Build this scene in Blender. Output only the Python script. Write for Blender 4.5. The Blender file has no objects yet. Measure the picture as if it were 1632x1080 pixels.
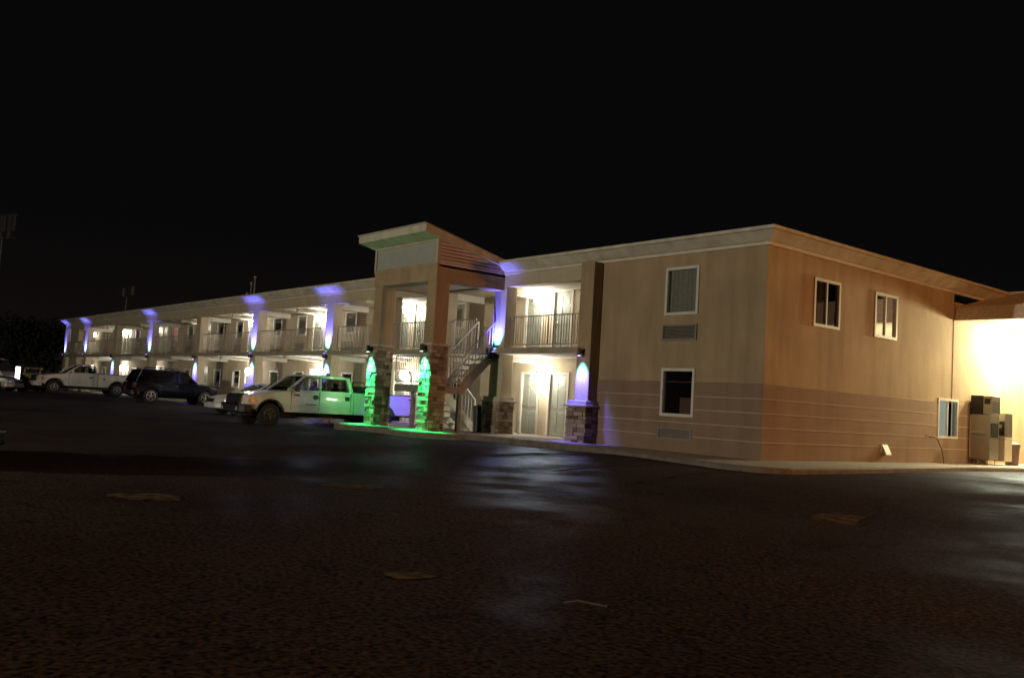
import bpy, bmesh, math, random
from mathutils import Vector, Matrix
random.seed(7)
PI = math.pi
R_ = math.radians
scene = bpy.context.scene
col = scene.collection

# ------------------------------------------------------------------ camera
YAW, PITCH, ROLL = 0.8876118, 0.0716054, 0.0606213
cs, sn = math.cos, math.sin
fw = Vector((-sn(YAW), cs(YAW), 0)); rt = Vector((cs(YAW), sn(YAW), 0)); up = Vector((0, 0, 1))
fw2 = fw*cs(PITCH) + up*sn(PITCH); u2 = up*cs(PITCH) - fw*sn(PITCH)
RR = rt*cs(ROLL) + u2*sn(ROLL); UU = -rt*sn(ROLL) + u2*cs(ROLL)
cam_d = bpy.data.cameras.new('camera'); cam = bpy.data.objects.new('camera', cam_d); col.objects.link(cam)
m = Matrix((RR, UU, -fw2)).transposed().to_4x4(); m.translation = Vector((12.96817, -18.33253, 0.95044))
cam.matrix_world = m
cam_d.sensor_width = 36; cam_d.sensor_fit = 'HORIZONTAL'; cam_d.lens = 1449.095/1632*36
cam_d.clip_start = .05; cam_d.clip_end = 2000
scene.camera = cam

# ------------------------------------------------------------------ world, exposure
world = bpy.data.worlds.new('World'); scene.world = world; world.use_nodes = True
wn = world.node_tree; wn.nodes.clear()
wo = wn.nodes.new('ShaderNodeOutputWorld'); bg = wn.nodes.new('ShaderNodeBackground')
tc = wn.nodes.new('ShaderNodeTexCoord'); sx = wn.nodes.new('ShaderNodeSeparateXYZ')
cr = wn.nodes.new('ShaderNodeValToRGB')
wn.links.new(tc.outputs['Generated'], sx.inputs[0]); wn.links.new(sx.outputs['Z'], cr.inputs[0])
e = cr.color_ramp.elements
e[0].position = 0.0; e[0].color = (.0056, .0042, .0034, 1)
e[1].position = .55; e[1].color = (.0018, .0018, .0021, 1)
k = cr.color_ramp.elements.new(.16); k.color = (.0025, .0023, .0024, 1)
wn.links.new(cr.outputs[0], bg.inputs[0]); wn.links.new(bg.outputs[0], wo.inputs[0])
bg.inputs[1].default_value = 1.0
scene.view_settings.view_transform = 'Standard'; scene.view_settings.look = 'None'
scene.view_settings.exposure = 0; scene.view_settings.gamma = 1
scene.render.engine = 'CYCLES'
scene.cycles.use_light_tree = True
scene.cycles.max_bounces = 6; scene.cycles.transparent_max_bounces = 12
scene.cycles.sample_clamp_indirect = 4

# ------------------------------------------------------------------ helpers
def tag(o, label=None, cat=None, group=None, kind=None):
    if label: o['label'] = label
    if cat: o['category'] = cat
    if group: o['group'] = group
    if kind: o['kind'] = kind
    return o

def empty(name, loc=(0, 0, 0), rz=0):
    o = bpy.data.objects.new(name, None); col.objects.link(o)
    o.location = loc; o.rotation_euler = (0, 0, rz); o.empty_display_size = .2
    return o

class MB:
    def __init__(s): s.v = []; s.f = []
    def quad(s, *p):
        n = len(s.v); s.v += [tuple(q) for q in p]; s.f.append(tuple(range(n, n+len(p)))); return s
    def box(s, x0, x1, y0, y1, z0, z1):
        n = len(s.v)
        s.v += [(x, y, z) for z in (z0, z1) for y in (y0, y1) for x in (x0, x1)]
        for f in ((0, 2, 3, 1), (4, 5, 7, 6), (0, 1, 5, 4), (2, 6, 7, 3), (0, 4, 6, 2), (1, 3, 7, 5)):
            s.f.append(tuple(n+i for i in f))
        return s
    def hexa(s, p):   # 8 corners: bottom 4 ccw, top 4 ccw
        n = len(s.v); s.v += [tuple(q) for q in p]
        for f in ((3, 2, 1, 0), (4, 5, 6, 7), (0, 1, 5, 4), (1, 2, 6, 5), (2, 3, 7, 6), (3, 0, 4, 7)):
            s.f.append(tuple(n+i for i in f))
        return s
    def bar(s, a, b, w=.03, h=None):
        a = Vector(a); b = Vector(b); h = h or w; d = (b-a).normalized()
        ref = Vector((0, 0, 1)) if abs(d.z) < .9 else Vector((0, 1, 0))
        x = d.cross(ref).normalized()*w/2; y = x.cross(d).normalized()*h/2
        return s.hexa([a-x-y, a+x-y, a+x+y, a-x+y, b-x-y, b+x-y, b+x+y, b-x+y])
    def tube(s, pts, r, n=8):
        P = [Vector(p) for p in pts]; rings = []
        for i, p in enumerate(P):
            d = (P[min(i+1, len(P)-1)]-P[max(i-1, 0)]).normalized()
            ref = Vector((0, 0, 1)) if abs(d.z) < .9 else Vector((0, 1, 0))
            x = d.cross(ref).normalized(); y = x.cross(d).normalized()
            rr = r[i] if isinstance(r, (list, tuple)) else r
            k = len(s.v); s.v += [tuple(p+(x*cs(a)+y*sn(a))*rr) for a in [2*PI*j/n for j in range(n)]]; rings.append(k)
        for a, b in zip(rings, rings[1:]):
            for j in range(n): s.f.append((a+j, a+(j+1) % n, b+(j+1) % n, b+j))
        s.f.append(tuple(rings[0]+j for j in range(n))[::-1]); s.f.append(tuple(rings[-1]+j for j in range(n)))
        return s
    def lathe(s, prof, c=(0, 0, 0), ax='z', n=20):   # prof: (radius, along)
        rings = []
        for r, h in prof:
            k = len(s.v)
            for j in range(n):
                a = 2*PI*j/n; u, w = r*cs(a), r*sn(a)
                p = {'z': (u, w, h), 'y': (u, h, w), 'x': (h, u, w)}[ax]
                s.v.append((c[0]+p[0], c[1]+p[1], c[2]+p[2]))
            rings.append(k)
        for a, b in zip(rings, rings[1:]):
            for j in range(n): s.f.append((a+j, a+(j+1) % n, b+(j+1) % n, b+j))
        s.f.append(tuple(rings[0]+j for j in range(n))[::-1]); s.f.append(tuple(rings[-1]+j for j in range(n)))
        return s
    def prism(s, poly, ax, a, b):   # poly in the other two axes, extruded along ax
        def P(u, v, t): return {'x': (t, u, v), 'y': (u, t, v), 'z': (u, v, t)}[ax]
        n = len(s.v); k = len(poly)
        s.v += [P(u, v, a) for u, v in poly] + [P(u, v, b) for u, v in poly]
        s.f.append(tuple(n+i for i in range(k))); s.f.append(tuple(n+k+i for i in range(k))[::-1])
        for i in range(k): s.f.append((n+i, n+(i+1) % k, n+k+(i+1) % k, n+k+i))
        return s
    def build(s, name, mat, parent=None, smooth=False, bevel=0):
        me = bpy.data.meshes.new(name); me.from_pydata(s.v, [], s.f)
        bm = bmesh.new(); bm.from_mesh(me); bmesh.ops.recalc_face_normals(bm, faces=bm.faces); bm.to_mesh(me); bm.free()
        me.materials.append(mat); o = bpy.data.objects.new(name, me); col.objects.link(o)
        if parent: o.parent = parent
        if smooth:
            for p in me.polygons: p.use_smooth = True
        if bevel:
            b = o.modifiers.new('bevel', 'BEVEL'); b.width = bevel; b.segments = 2; b.limit_method = 'ANGLE'; b.angle_limit = R_(40)
        return o

def wallsheet(plane, pos, u0, u1, z0, z1, holes, depth, mat, name, parent, mb=None):
    """a wall with rectangular openings (u0,u1,z0,z1) and reveals going `depth` inwards. plane 'y': faces -y; plane 'x': faces +x"""
    mb = mb or MB()
    us = sorted({u0, u1} | {min(max(h[i], u0), u1) for h in holes for i in (0, 1)})
    zs = sorted({z0, z1} | {min(max(h[i], z0), z1) for h in holes for i in (2, 3)})
    P = (lambda u, z, d=0: (u, pos+d, z)) if plane == 'y' else (lambda u, z, d=0: (pos-d, u, z))
    for a, b in zip(us, us[1:]):
        for c, d in zip(zs, zs[1:]):
            um, zm = (a+b)/2, (c+d)/2
            if any(h[0] < um < h[1] and h[2] < zm < h[3] for h in holes): continue
            mb.quad(P(a, c), P(b, c), P(b, d), P(a, d))
    for h in holes:
        a, b, c, d = h; a = max(a, u0); b = min(b, u1); c = max(c, z0); d = min(d, z1)
        if a >= b or c >= d: continue
        if h[0] >= u0: mb.quad(P(a, c), P(a, d), P(a, d, depth), P(a, c, depth))
        if h[1] <= u1: mb.quad(P(b, c), P(b, d), P(b, d, depth), P(b, c, depth))
        if h[2] >= z0: mb.quad(P(a, c), P(b, c), P(b, c, depth), P(a, c, depth))
        if h[3] <= z1: mb.quad(P(a, d), P(b, d), P(b, d, depth), P(a, d, depth))
    if name: return mb.build(name, mat, parent)
    return mb

# ------------------------------------------------------------------ materials
def mat(name, color, rough=.7, metal=0, var=.12, vscale=3, bump=0, bscale=60, coat=0, spec=.5, rvar=0, emit=None, estr=0, alpha=None, dirt=0):
    m = bpy.data.materials.new(name); m.use_nodes = True; nt = m.node_tree; b = nt.nodes['Principled BSDF']
    b.inputs['Roughness'].default_value = rough; b.inputs['Metallic'].default_value = metal
    b.inputs['Coat Weight'].default_value = coat; b.inputs['Specular IOR Level'].default_value = spec
    t = nt.nodes.new('ShaderNodeTexCoord')
    n = nt.nodes.new('ShaderNodeTexNoise'); n.inputs['Scale'].default_value = vscale; n.inputs['Detail'].default_value = 6
    nt.links.new(t.outputs['Object'], n.inputs['Vector'])
    r = nt.nodes.new('ShaderNodeValToRGB'); nt.links.new(n.outputs['Fac'], r.inputs[0])
    r.color_ramp.elements[0].position = .3; r.color_ramp.elements[1].position = .7
    r.color_ramp.elements[0].color = tuple(c*(1-var) for c in color)+(1,); r.color_ramp.elements[1].color = tuple(min(1, c*(1+var)) for c in color)+(1,)
    out = r.outputs[0]
    if dirt:
        n2 = nt.nodes.new('ShaderNodeTexNoise'); n2.inputs['Scale'].default_value = 1.1; n2.inputs['Detail'].default_value = 8
        mp = nt.nodes.new('ShaderNodeMapping'); mp.inputs['Scale'].default_value = (2.2, 2.2, .35)
        nt.links.new(t.outputs['Object'], mp.inputs[0]); nt.links.new(mp.outputs[0], n2.inputs['Vector'])
        mx = nt.nodes.new('ShaderNodeMix'); mx.data_type = 'RGBA'; mx.blend_type = 'MULTIPLY'
        rr = nt.nodes.new('ShaderNodeMapRange'); rr.inputs[1].default_value = .42; rr.inputs[2].default_value = .7; rr.inputs[3].default_value = 0; rr.inputs[4].default_value = dirt
        nt.links.new(n2.outputs['Fac'], rr.inputs[0]); nt.links.new(rr.outputs[0], mx.inputs[0])
        nt.links.new(out, mx.inputs[6]); mx.inputs[7].default_value = (.55, .5, .45, 1); out = mx.outputs[2]
    nt.links.new(out, b.inputs['Base Color'])
    if rvar:
        q = nt.nodes.new('ShaderNodeMapRange'); q.inputs[3].default_value = rough-rvar; q.inputs[4].default_value = rough+rvar
        nt.links.new(n.outputs['Fac'], q.inputs[0]); nt.links.new(q.outputs[0], b.inputs['Roughness'])
    if bump:
        n3 = nt.nodes.new('ShaderNodeTexNoise'); n3.inputs['Scale'].default_value = bscale; n3.inputs['Detail'].default_value = 4
        nt.links.new(t.outputs['Object'], n3.inputs['Vector'])
        bu = nt.nodes.new('ShaderNodeBump'); bu.inputs['Strength'].default_value = bump; bu.inputs['Distance'].default_value = .01
        nt.links.new(n3.outputs['Fac'], bu.inputs['Height']); nt.links.new(bu.outputs[0], b.inputs['Normal'])
    if emit:
        b.inputs['Emission Color'].default_value = tuple(emit)+(1,); b.inputs['Emission Strength'].default_value = estr
    return m

def glassmat(name, tint=(.8, .85, .85), refl=.12):
    m = bpy.data.materials.new(name); m.use_nodes = True; nt = m.node_tree; nt.nodes.clear()
    o = nt.nodes.new('ShaderNodeOutputMaterial'); mx = nt.nodes.new('ShaderNodeMixShader')
    tr = nt.nodes.new('ShaderNodeBsdfTransparent'); tr.inputs[0].default_value = tint+(1,)
    gl = nt.nodes.new('ShaderNodeBsdfGlossy'); gl.inputs['Roughness'].default_value = .04
    fr = nt.nodes.new('ShaderNodeFresnel'); fr.inputs[0].default_value = 1.5
    ad = nt.nodes.new('ShaderNodeMath'); ad.inputs[1].default_value = refl; ad.use_clamp = True
    nt.links.new(fr.outputs[0], ad.inputs[0]); nt.links.new(ad.outputs[0], mx.inputs[0])
    nt.links.new(tr.outputs[0], mx.inputs[1]); nt.links.new(gl.outputs[0], mx.inputs[2]); nt.links.new(mx.outputs[0], o.inputs[0])
    return m

M = {}
M['stucco'] = mat('stucco_tan', (.40, .29, .175), .9, var=.10, vscale=.9, bump=.9, bscale=30, dirt=.5)
M['band'] = mat('stucco_brown', (.27, .18, .12), .9, var=.08, vscale=1.5, bump=.5, bscale=45, dirt=.35)
M['cream'] = mat('stucco_cream', (.50, .42, .30), .88, var=.06, vscale=1.6, bump=.4, bscale=50, dirt=.25)
M['line'] = mat('joint_line', (.42, .33, .24), .8, var=.1)
M['cornice'] = mat('cornice_beige', (.60, .55, .44), .7, var=.1, vscale=2, bump=.2, bscale=30, dirt=.5)
M['cornice_light'] = mat('cornice_light', (.62, .54, .42), .7, var=.08)
M['trim'] = mat('white_trim', (.62, .59, .53), .5, var=.05, vscale=4)
M['soffit'] = mat('soffit_white', (.66, .62, .54), .8, var=.05, vscale=2)
M['slab'] = mat('slab_tan', (.36, .3, .23), .85, var=.1, vscale=3, dirt=.4)
M['concrete'] = mat('concrete', (.28, .25, .22), .85, var=.18, vscale=4, bump=.5, bscale=25, dirt=.5)
M['kerb'] = mat('kerb_concrete', (.17, .14, .12), .85, var=.2, vscale=5, bump=.5, bscale=25, dirt=.5)
M['door'] = mat('door_grey_green', (.30, .31, .26), .45, var=.06, vscale=5)
M['doorframe'] = mat('door_frame', (.62, .58, .48), .5, var=.05)
M['rail'] = mat('rail_paint', (.38, .33, .27), .45, metal=.2, var=.1)
M['steel'] = mat('stair_paint', (.26, .23, .20), .5, metal=.2, var=.15, vscale=8)
M['steel_light'] = mat('stringer_paint', (.55, .52, .42), .5, var=.1)
M['stone'] = None
M['cap'] = mat('cap_stone', (.45, .40, .34), .8, var=.15, bump=.3, bscale=40)
M['dark'] = mat('dark_housing', (.015, .015, .018), .5, var=.2)
M['brass'] = mat('handle_metal', (.6, .55, .45), .3, metal=1, var=.1)
M['glass'] = glassmat('window_glass')
M['carglass'] = glassmat('car_glass', (.35, .38, .36), .06)
M['curtain'] = mat('curtain_fabric', (.36, .33, .26), .95, var=.12, vscale=12)
M['curtain_dark'] = mat('curtain_brown', (.10, .085, .07), .95, var=.2, vscale=12)
M['curtain_red'] = mat('curtain_pink_glow', (.75, .38, .30), .95, var=.2, vscale=8, emit=(1, .5, .4), estr=.25)  # emission gives the fabric a glow of its own, no lamp behind
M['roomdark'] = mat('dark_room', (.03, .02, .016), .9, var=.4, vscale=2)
M['ac'] = mat('ac_grille', (.22, .19, .155), .6, var=.1)
M['globe'] = mat('lamp_globe', (.9, .9, .85), .4, emit=(1, .93, .78), estr=60)
M['globe_dim'] = mat('lamp_globe_dim', (.9, .9, .85), .4, emit=(1, .93, .78), estr=7)
M['lens_blue'] = mat('led_lens_blue', (.2, .2, .8), .3, emit=(.35, .3, 1), estr=14)
M['lens_green'] = mat('led_lens_green', (.1, .8, .3), .3, emit=(.3, 1, .6), estr=14)
M['soffit_lamp'] = mat('soffit_lamp_glow', (.9, .9, .85), .4, emit=(1, .93, .74), estr=25)
M['siding'] = mat('lap_siding', (.62, .50, .50), .8, var=.1, vscale=4)
M['panel'] = mat('panel_grey', (.34, .34, .31), .8, var=.06, vscale=3, bump=.3, bscale=60)
M['metalroof'] = mat('roof_metal', (.42, .38, .34), .5, var=.1)
M['shingle'] = mat('shingle', (.66, .55, .42), .9, var=.18, vscale=14, bump=.8, bscale=60)
M['roofing'] = mat('flat_roofing', (.06, .055, .05), .95, var=.2)
M['white_paint'] = mat('white_car_paint', (.60, .61, .58), .3, var=.03, vscale=2, coat=.5, dirt=.2)
M['dirty_white'] = mat('dusty_white_car_paint', (.58, .56, .51), .4, var=.06, vscale=2, coat=.2, dirt=.5)
M['navy'] = mat('navy_car_paint', (.003, .0035, .008), .3, var=.1, coat=.0, spec=.12)
M['black_plastic'] = mat('black_plastic', (.018, .018, .018), .55, var=.2, bump=.2)
M['tyre'] = mat('tyre_rubber', (.014, .014, .014), .85, var=.3)
M['rim'] = mat('alloy_rim', (.42, .42, .43), .35, metal=.8, var=.2)
M['rim_dark'] = mat('dark_rim', (.06, .06, .06), .4, metal=.6, var=.2)
M['chrome'] = mat('chrome', (.5, .5, .5), .12, metal=1, var=.1)
M['lampglass'] = mat('headlamp_glass', (.45, .42, .38), .15, coat=1, var=.2, vscale=12)
M['lamp_warm'] = mat('headlamp_warm', (.28, .15, .09), .15, coat=1, var=.3, vscale=12)
M['amber'] = mat('amber_lens', (.55, .16, .03), .2, coat=1, var=.2)
M['red_lens'] = mat('red_lens', (.06, .006, .006), .2, coat=1)
M['tint'] = mat('tinted_glass', (.004, .004, .005), .08, var=.1, spec=.4)
M['interior'] = mat('car_interior', (.03, .028, .025), .9, var=.3)
M['bin'] = mat('bin_plastic', (.025, .035, .03), .5, var=.2)
M['stainless'] = mat('stainless', (.42, .38, .32), .38, metal=.75, var=.12, vscale=1.5)
M['black_metal'] = mat('black_metal', (.02, .018, .016), .5, var=.2)
M['vend'] = mat('vending_panel', (.55, .48, .36), .4, var=.08)
M['hose'] = mat('hose', (.12, .07, .04), .6)
M['orange'] = mat('orange_machine_paint', (.45, .13, .025), .5, var=.25, vscale=6)
M['olive'] = mat('olive_machine_paint', (.16, .13, .03), .6, var=.25, vscale=6)
M['silver'] = mat('silver_car_paint', (.30, .29, .27), .35, metal=.3, coat=.5)
M['leaf'] = mat('leaves', (.016, .024, .012), .8, var=.5, vscale=3)
M['bark'] = mat('bark', (.06, .045, .03), .9, var=.3, vscale=10)
M['pole'] = mat('galvanised', (.3, .3, .3), .5, metal=.5, var=.1)
M['litter'] = mat('litter_paper', (.2, .12, .10), .7, var=.3, vscale=20)
M['sodium'] = mat('sodium_lamp', (.9, .8, .6), .5, emit=(1, .6, .28), estr=20)
M['whitelamp'] = mat('white_tube', (.9, .9, .9), .5, emit=(.95, 1, .97), estr=4)
M['paintline'] = mat('worn_paint', (.06, .048, .038), .8, var=.6, vscale=6)
M['patch'] = mat('asphalt_patch', (.11, .078, .052), .95, var=.75, vscale=7, bump=1, bscale=25)

for k_ in ('patch', 'paintline'): M[k_].node_tree.nodes['Principled BSDF'].inputs['Specular IOR Level'].default_value = 0
# stacked stone: colour per block
m = mat('stacked_stone', (.30, .22, .16), .85, var=.0, bump=.9, bscale=35); nt = m.node_tree; b = nt.nodes['Principled BSDF']
at_ = nt.nodes.new('ShaderNodeAttribute'); at_.attribute_name = 'shade'
rp = nt.nodes.new('ShaderNodeValToRGB'); rp.color_ramp.elements[0].color = (.12, .075, .05, 1); rp.color_ramp.elements[1].color = (.42, .33, .25, 1)
nt.links.new(at_.outputs['Fac'], rp.inputs[0]); nt.links.new(rp.outputs[0], b.inputs['Base Color']); M['stone'] = m

# asphalt: worn, with gloss shaped into streaks where lamp reflections land
m = bpy.data.materials.new('asphalt'); m.use_nodes = True; nt = m.node_tree; b = nt.nodes['Principled BSDF']
t = nt.nodes.new('ShaderNodeTexCoord')
def noise(sc, det=6, vec=None):
    n = nt.nodes.new('ShaderNodeTexNoise'); n.inputs['Scale'].default_value = sc; n.inputs['Detail'].default_value = det
    nt.links.new(vec or t.outputs['Object'], n.inputs['Vector']); return n
def mrange(src, a, b_, c, d):
    q = nt.nodes.new('ShaderNodeMapRange'); q.inputs[1].default_value = a; q.inputs[2].default_value = b_; q.inputs[3].default_value = c; q.inputs[4].default_value = d
    nt.links.new(src, q.inputs[0]); return q.outputs[0]
n1 = noise(.22, 8); n2 = noise(2.2, 8); n3 = noise(26, 8)
rp = nt.nodes.new('ShaderNodeValToRGB'); nt.links.new(n1.outputs['Fac'], rp.inputs[0])
rp.color_ramp.elements[0].position = .35; rp.color_ramp.elements[0].color = (.030, .021, .017, 1)
rp.color_ramp.elements[1].position = .68; rp.color_ramp.elements[1].color = (.052, .038, .029, 1)
mx = nt.nodes.new('ShaderNodeMix'); mx.data_type = 'RGBA'; mx.blend_type = 'MULTIPLY'; mx.inputs[0].default_value = 1
sp = nt.nodes.new('ShaderNodeValToRGB'); nt.links.new(n3.outputs['Fac'], sp.inputs[0]); sp.color_ramp.elements[0].position = .35; sp.color_ramp.elements[1].position = .7
sp.color_ramp.elements[0].color = (.25, .25, .25, 1); sp.color_ramp.elements[1].color = (2.3, 2.1, 1.9, 1)
vo = nt.nodes.new('ShaderNodeTexVoronoi'); vo.feature = 'DISTANCE_TO_EDGE'; vo.inputs['Scale'].default_value = .33
wv = nt.nodes.new('ShaderNodeVectorMath'); wv.operation = 'ADD'; nw = noise(1.3, 6); sc_ = nt.nodes.new('ShaderNodeVectorMath'); sc_.operation = 'SCALE'; sc_.inputs['Scale'].default_value = 1.6
nt.links.new(nw.outputs['Color'], sc_.inputs[0]); nt.links.new(t.outputs['Object'], wv.inputs[0]); nt.links.new(sc_.outputs[0], wv.inputs[1]); nt.links.new(wv.outputs[0], vo.inputs['Vector'])
mc = nt.nodes.new('ShaderNodeMix'); mc.data_type = 'RGBA'; nt.links.new(mrange(vo.outputs['Distance'], .003, .012, .45, 0), mc.inputs[0]); nt.links.new(rp.outputs[0], mc.inputs[6]); mc.inputs[7].default_value = (.006, .005, .005, 1)
nt.links.new(mc.outputs[2], mx.inputs[6]); nt.links.new(sp.outputs[0], mx.inputs[7]); nt.links.new(mx.outputs[2], b.inputs['Base Color'])
ad = nt.nodes.new('ShaderNodeMath'); ad.operation = 'ADD'
nt.links.new(mrange(n1.outputs['Fac'], .36, .66, .36, .72), ad.inputs[0]); nt.links.new(mrange(n2.outputs['Fac'], .3, .7, -.06, .1), ad.inputs[1])
nt.links.new(ad.outputs[0], b.inputs['Roughness']); b.inputs['Specular IOR Level'].default_value = 0
gls = nt.nodes.new('ShaderNodeBsdfGlossy'); gls.inputs[0].default_value = (.55, .68, .95, 1); nt.links.new(ad.outputs[0], gls.inputs['Roughness'])  # bluish light of the reflections is put into the gloss colour
lw = nt.nodes.new('ShaderNodeLayerWeight'); lw.inputs[0].default_value = .5
lp = nt.nodes.new('ShaderNodeMath'); lp.operation = 'POWER'; nt.links.new(lw.outputs['Facing'], lp.inputs[0]); lp.inputs[1].default_value = 5
lm = nt.nodes.new('ShaderNodeMath'); lm.operation = 'MULTIPLY'; nt.links.new(lp.outputs[0], lm.inputs[0]); 
def ellipse(cx, cy, rx, ry, rz):
    mp = nt.nodes.new('ShaderNodeMapping'); mp.vector_type = 'TEXTURE'; mp.inputs['Location'].default_value = (cx, cy, 0); mp.inputs['Rotation'].default_value = (0, 0, rz); mp.inputs['Scale'].default_value = (rx, ry, 50)
    nt.links.new(t.outputs['Object'], mp.inputs[0]); gd = nt.nodes.new('ShaderNodeTexGradient'); gd.gradient_type = 'SPHERICAL'; nt.links.new(mp.outputs[0], gd.inputs[0]); return gd.outputs['Fac']
def mth(op, a, b_):
    q = nt.nodes.new('ShaderNodeMath'); q.operation = op
    for i_, v in enumerate((a, b_)):
        if isinstance(v, (int, float)): q.inputs[i_].default_value = v
        else: nt.links.new(v, q.inputs[i_])
    return q.outputs[0]
sheen_mask = mth('MAXIMUM', mth('MAXIMUM', ellipse(.3, -7.3, 8.5, 1.5, -.715), mth('MULTIPLY', ellipse(8.45, -14.35, .9, .4, -.75), .4)), mth('MULTIPLY', ellipse(3.5, 7.5, 6.5, 2.6, 1.1), .08))  # ellipses along the line of sight lay the lamp sheen into the surface
n4 = noise(.9, 9)
sheen_gain = mth('MULTIPLY', mrange(sheen_mask, 0, .45, 0, 1), mrange(n4.outputs['Fac'], .40, .60, 1.0, .12))
nt.links.new(mth('ADD', mth('MULTIPLY', sheen_gain, .42), mrange(n1.outputs['Fac'], .4, .62, .08, .03)), lm.inputs[1])
dif = nt.nodes.new('ShaderNodeBsdfDiffuse'); mxs = nt.nodes.new('ShaderNodeMixShader')
nt.links.new(lm.outputs[0], mxs.inputs[0]); nt.links.new(dif.outputs[0], mxs.inputs[1]); nt.links.new(gls.outputs[0], mxs.inputs[2])
nt.links.new(mxs.outputs[0], nt.nodes['Material Output'].inputs[0]); nt.links.new(mx.outputs[2], dif.inputs[0])
ad2 = nt.nodes.new('ShaderNodeMath'); ad2.operation = 'ADD'
nt.links.new(mrange(n2.outputs['Fac'], 0, 1, 0, 1.6), ad2.inputs[0]); nt.links.new(mrange(n3.outputs['Fac'], 0, 1, 0, .35), ad2.inputs[1])
bu = nt.nodes.new('ShaderNodeBump'); bu.inputs['Strength'].default_value = .3; bu.inputs['Distance'].default_value = .03
nt.links.new(ad2.outputs[0], bu.inputs['Height']); nt.links.new(bu.outputs[0], dif.inputs['Normal']); nt.links.new(bu.outputs[0], gls.inputs['Normal'])
M['asphalt'] = m

# ------------------------------------------------------------------ ground
def interp(x, T):
    if x <= T[0][0]: return T[0][1]
    for (a, p), (c, d) in zip(T, T[1:]):
        if x <= c:
            s = (x-a)/(c-a); s = s*s*(3-2*s); return p+(d-p)*s
    return T[-1][1]
def smooth(a, b, x):
    s = min(1, max(0, (x-a)/(b-a))); return s*s*(3-2*s)
def gz(x, y):
    near = interp(x, [(-48, -.05), (-35, -.10), (-25, -.22), (-18, -.30), (-12, -.19), (-6, -.19), (-2, -.13), (6, -.16)])
    far = interp(x, [(-48, -.06), (-30, -.18), (-15, -.30)])
    s = smooth(-4.5, -8, y)
    return near*(1-s)+far*s
xs = [-400, -250, -160, -110, -80, -66]+[-60+i*1.0 for i in range(100)]+[42, 50, 65, 90, 130, 200, 300]
ys = [-300, -180, -110, -70, -50, -40]+[-34+i*1.0 for i in range(48)]+[16, 20, 30, 45, 70, 110, 170, 260, 400]
mb = MB(); mb.v = [(x, y, gz(x, y)) for y in ys for x in xs]; W_ = len(xs)
mb.f = [(j*W_+i, j*W_+i+1, (j+1)*W_+i+1, (j+1)*W_+i) for j in range(len(ys)-1) for i in range(W_-1)]
tag(mb.build('ground', M['asphalt'], smooth=True), kind='structure')

# sidewalks (slab + real kerb)
def slab(name, outline, top, thick, matn):
    mbx = MB(); mbx.prism([(p[0], p[1]) for p in outline], 'z', -.6, top)
    return mbx.build(name, matn, bevel=.02)
cornr = [(1.45+0*i, 0) for i in range(0)]
def arc(cx, cy, r, a0, a1, n=6): return [(cx+r*cs(R_(a0+(a1-a0)*i/n)), cy+r*sn(R_(a0+(a1-a0)*i/n))) for i in range(n+1)]
walk = [(-15.2, 1.8), (-15.2, -2.3)]+arc(-14.2, -2.3, 1.0, 180, 270)+arc(-10.6, -2.3, 1.0, 270, 340)+[(-9.35, -1.75), (-8.9, -1.55), (-3, -1.6), (-.6, -2.2)]+arc(1.0, -1.6, .9, 265, 350)+[(1.75, 1), (1.1, 8), (1.4, 11), (1.4, 20), (0, 20), (0, 0), (-5.55, 0), (-5.55, 1.8)]
sw = tag(slab('sidewalk', walk, -.015, 1, M['concrete']), kind='structure')
sw2 = tag(slab('walkway', [(-66.6, 1.8), (-66.6, .12), (-15.205, .12), (-15.205, 1.8)], -.012, 1, M['concrete']), kind='structure')
mbk = MB()
kpts = [(-15.2, .1), (-15.2, -2.3)]+arc(-14.2, -2.3, 1.0, 190, 270)+arc(-10.6, -2.3, 1.0, 278, 335)+[(-9.35, -1.75), (-8.9, -1.55), (-3, -1.6), (-.6, -2.2)]+arc(1.0, -1.6, .9, 265, 350)+[(1.75, 1), (1.1, 8), (1.4, 11), (1.4, 20)]
def offs(P, d):
    out = []
    for i, p in enumerate(P):
        a = P[max(i-1, 0)]; b = P[min(i+1, len(P)-1)]
        t_ = Vector((b[0]-a[0], b[1]-a[1], 0)).normalized(); out.append((p[0]+t_.y*d, p[1]-t_.x*d))
    return out
rows = [(offs(kpts, .003), -.5), (offs(kpts, .003), -.022), (offs(kpts, .12), -.024), (offs(kpts, .145), -.05), (offs(kpts, .165), -.5)]
nk = len(kpts)
for P, z in rows: mbk.v += [(x, y, z) for x, y in P]
for r_ in range(len(rows)-1):
    for i in range(nk-1): mbk.f.append((r_*nk+i, r_*nk+i+1, (r_+1)*nk+i+1, (r_+1)*nk+i))
tag(mbk.build('kerb', M['kerb']), kind='structure')

def decal(name, pts, mt, h=.006):
    """thin sheet that follows the ground"""
    cx = sum(p[0] for p in pts)/len(pts); cy = sum(p[1] for p in pts)/len(pts)
    b = MB(); n = len(pts); b.v = [(cx, cy, gz(cx, cy)+h)]+[(x, y, gz(x, y)+h) for x, y in pts]
    b.f = [(0, 1+i, 1+(i+1) % n) for i in range(n)]
    return tag(b.build(name, mt), kind='structure')
def blob(cx, cy, rx, ry, rz=0, seed=0):
    rnd = random.Random(seed); out = []
    ph = [rnd.uniform(0, 6.28) for _ in range(6)]
    for i in range(60):
        a = 2*PI*i/60; r = 1+sum(.16/(j+1)*sn((j+2)*a+ph[j]) for j in range(6))+rnd.uniform(-.06, .06)
        x, y = rx*r*cs(a), ry*r*sn(a); out.append((cx+x*cs(rz)-y*sn(rz), cy+x*sn(rz)+y*cs(rz)))
    return out
decal('asphalt_patch', blob(1.9, -12.0, .40, .3, .5, 1), M['patch'])
decal('asphalt_patch', blob(6.4, -7.3, .34, .5, .75, 2), M['patch'])
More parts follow.
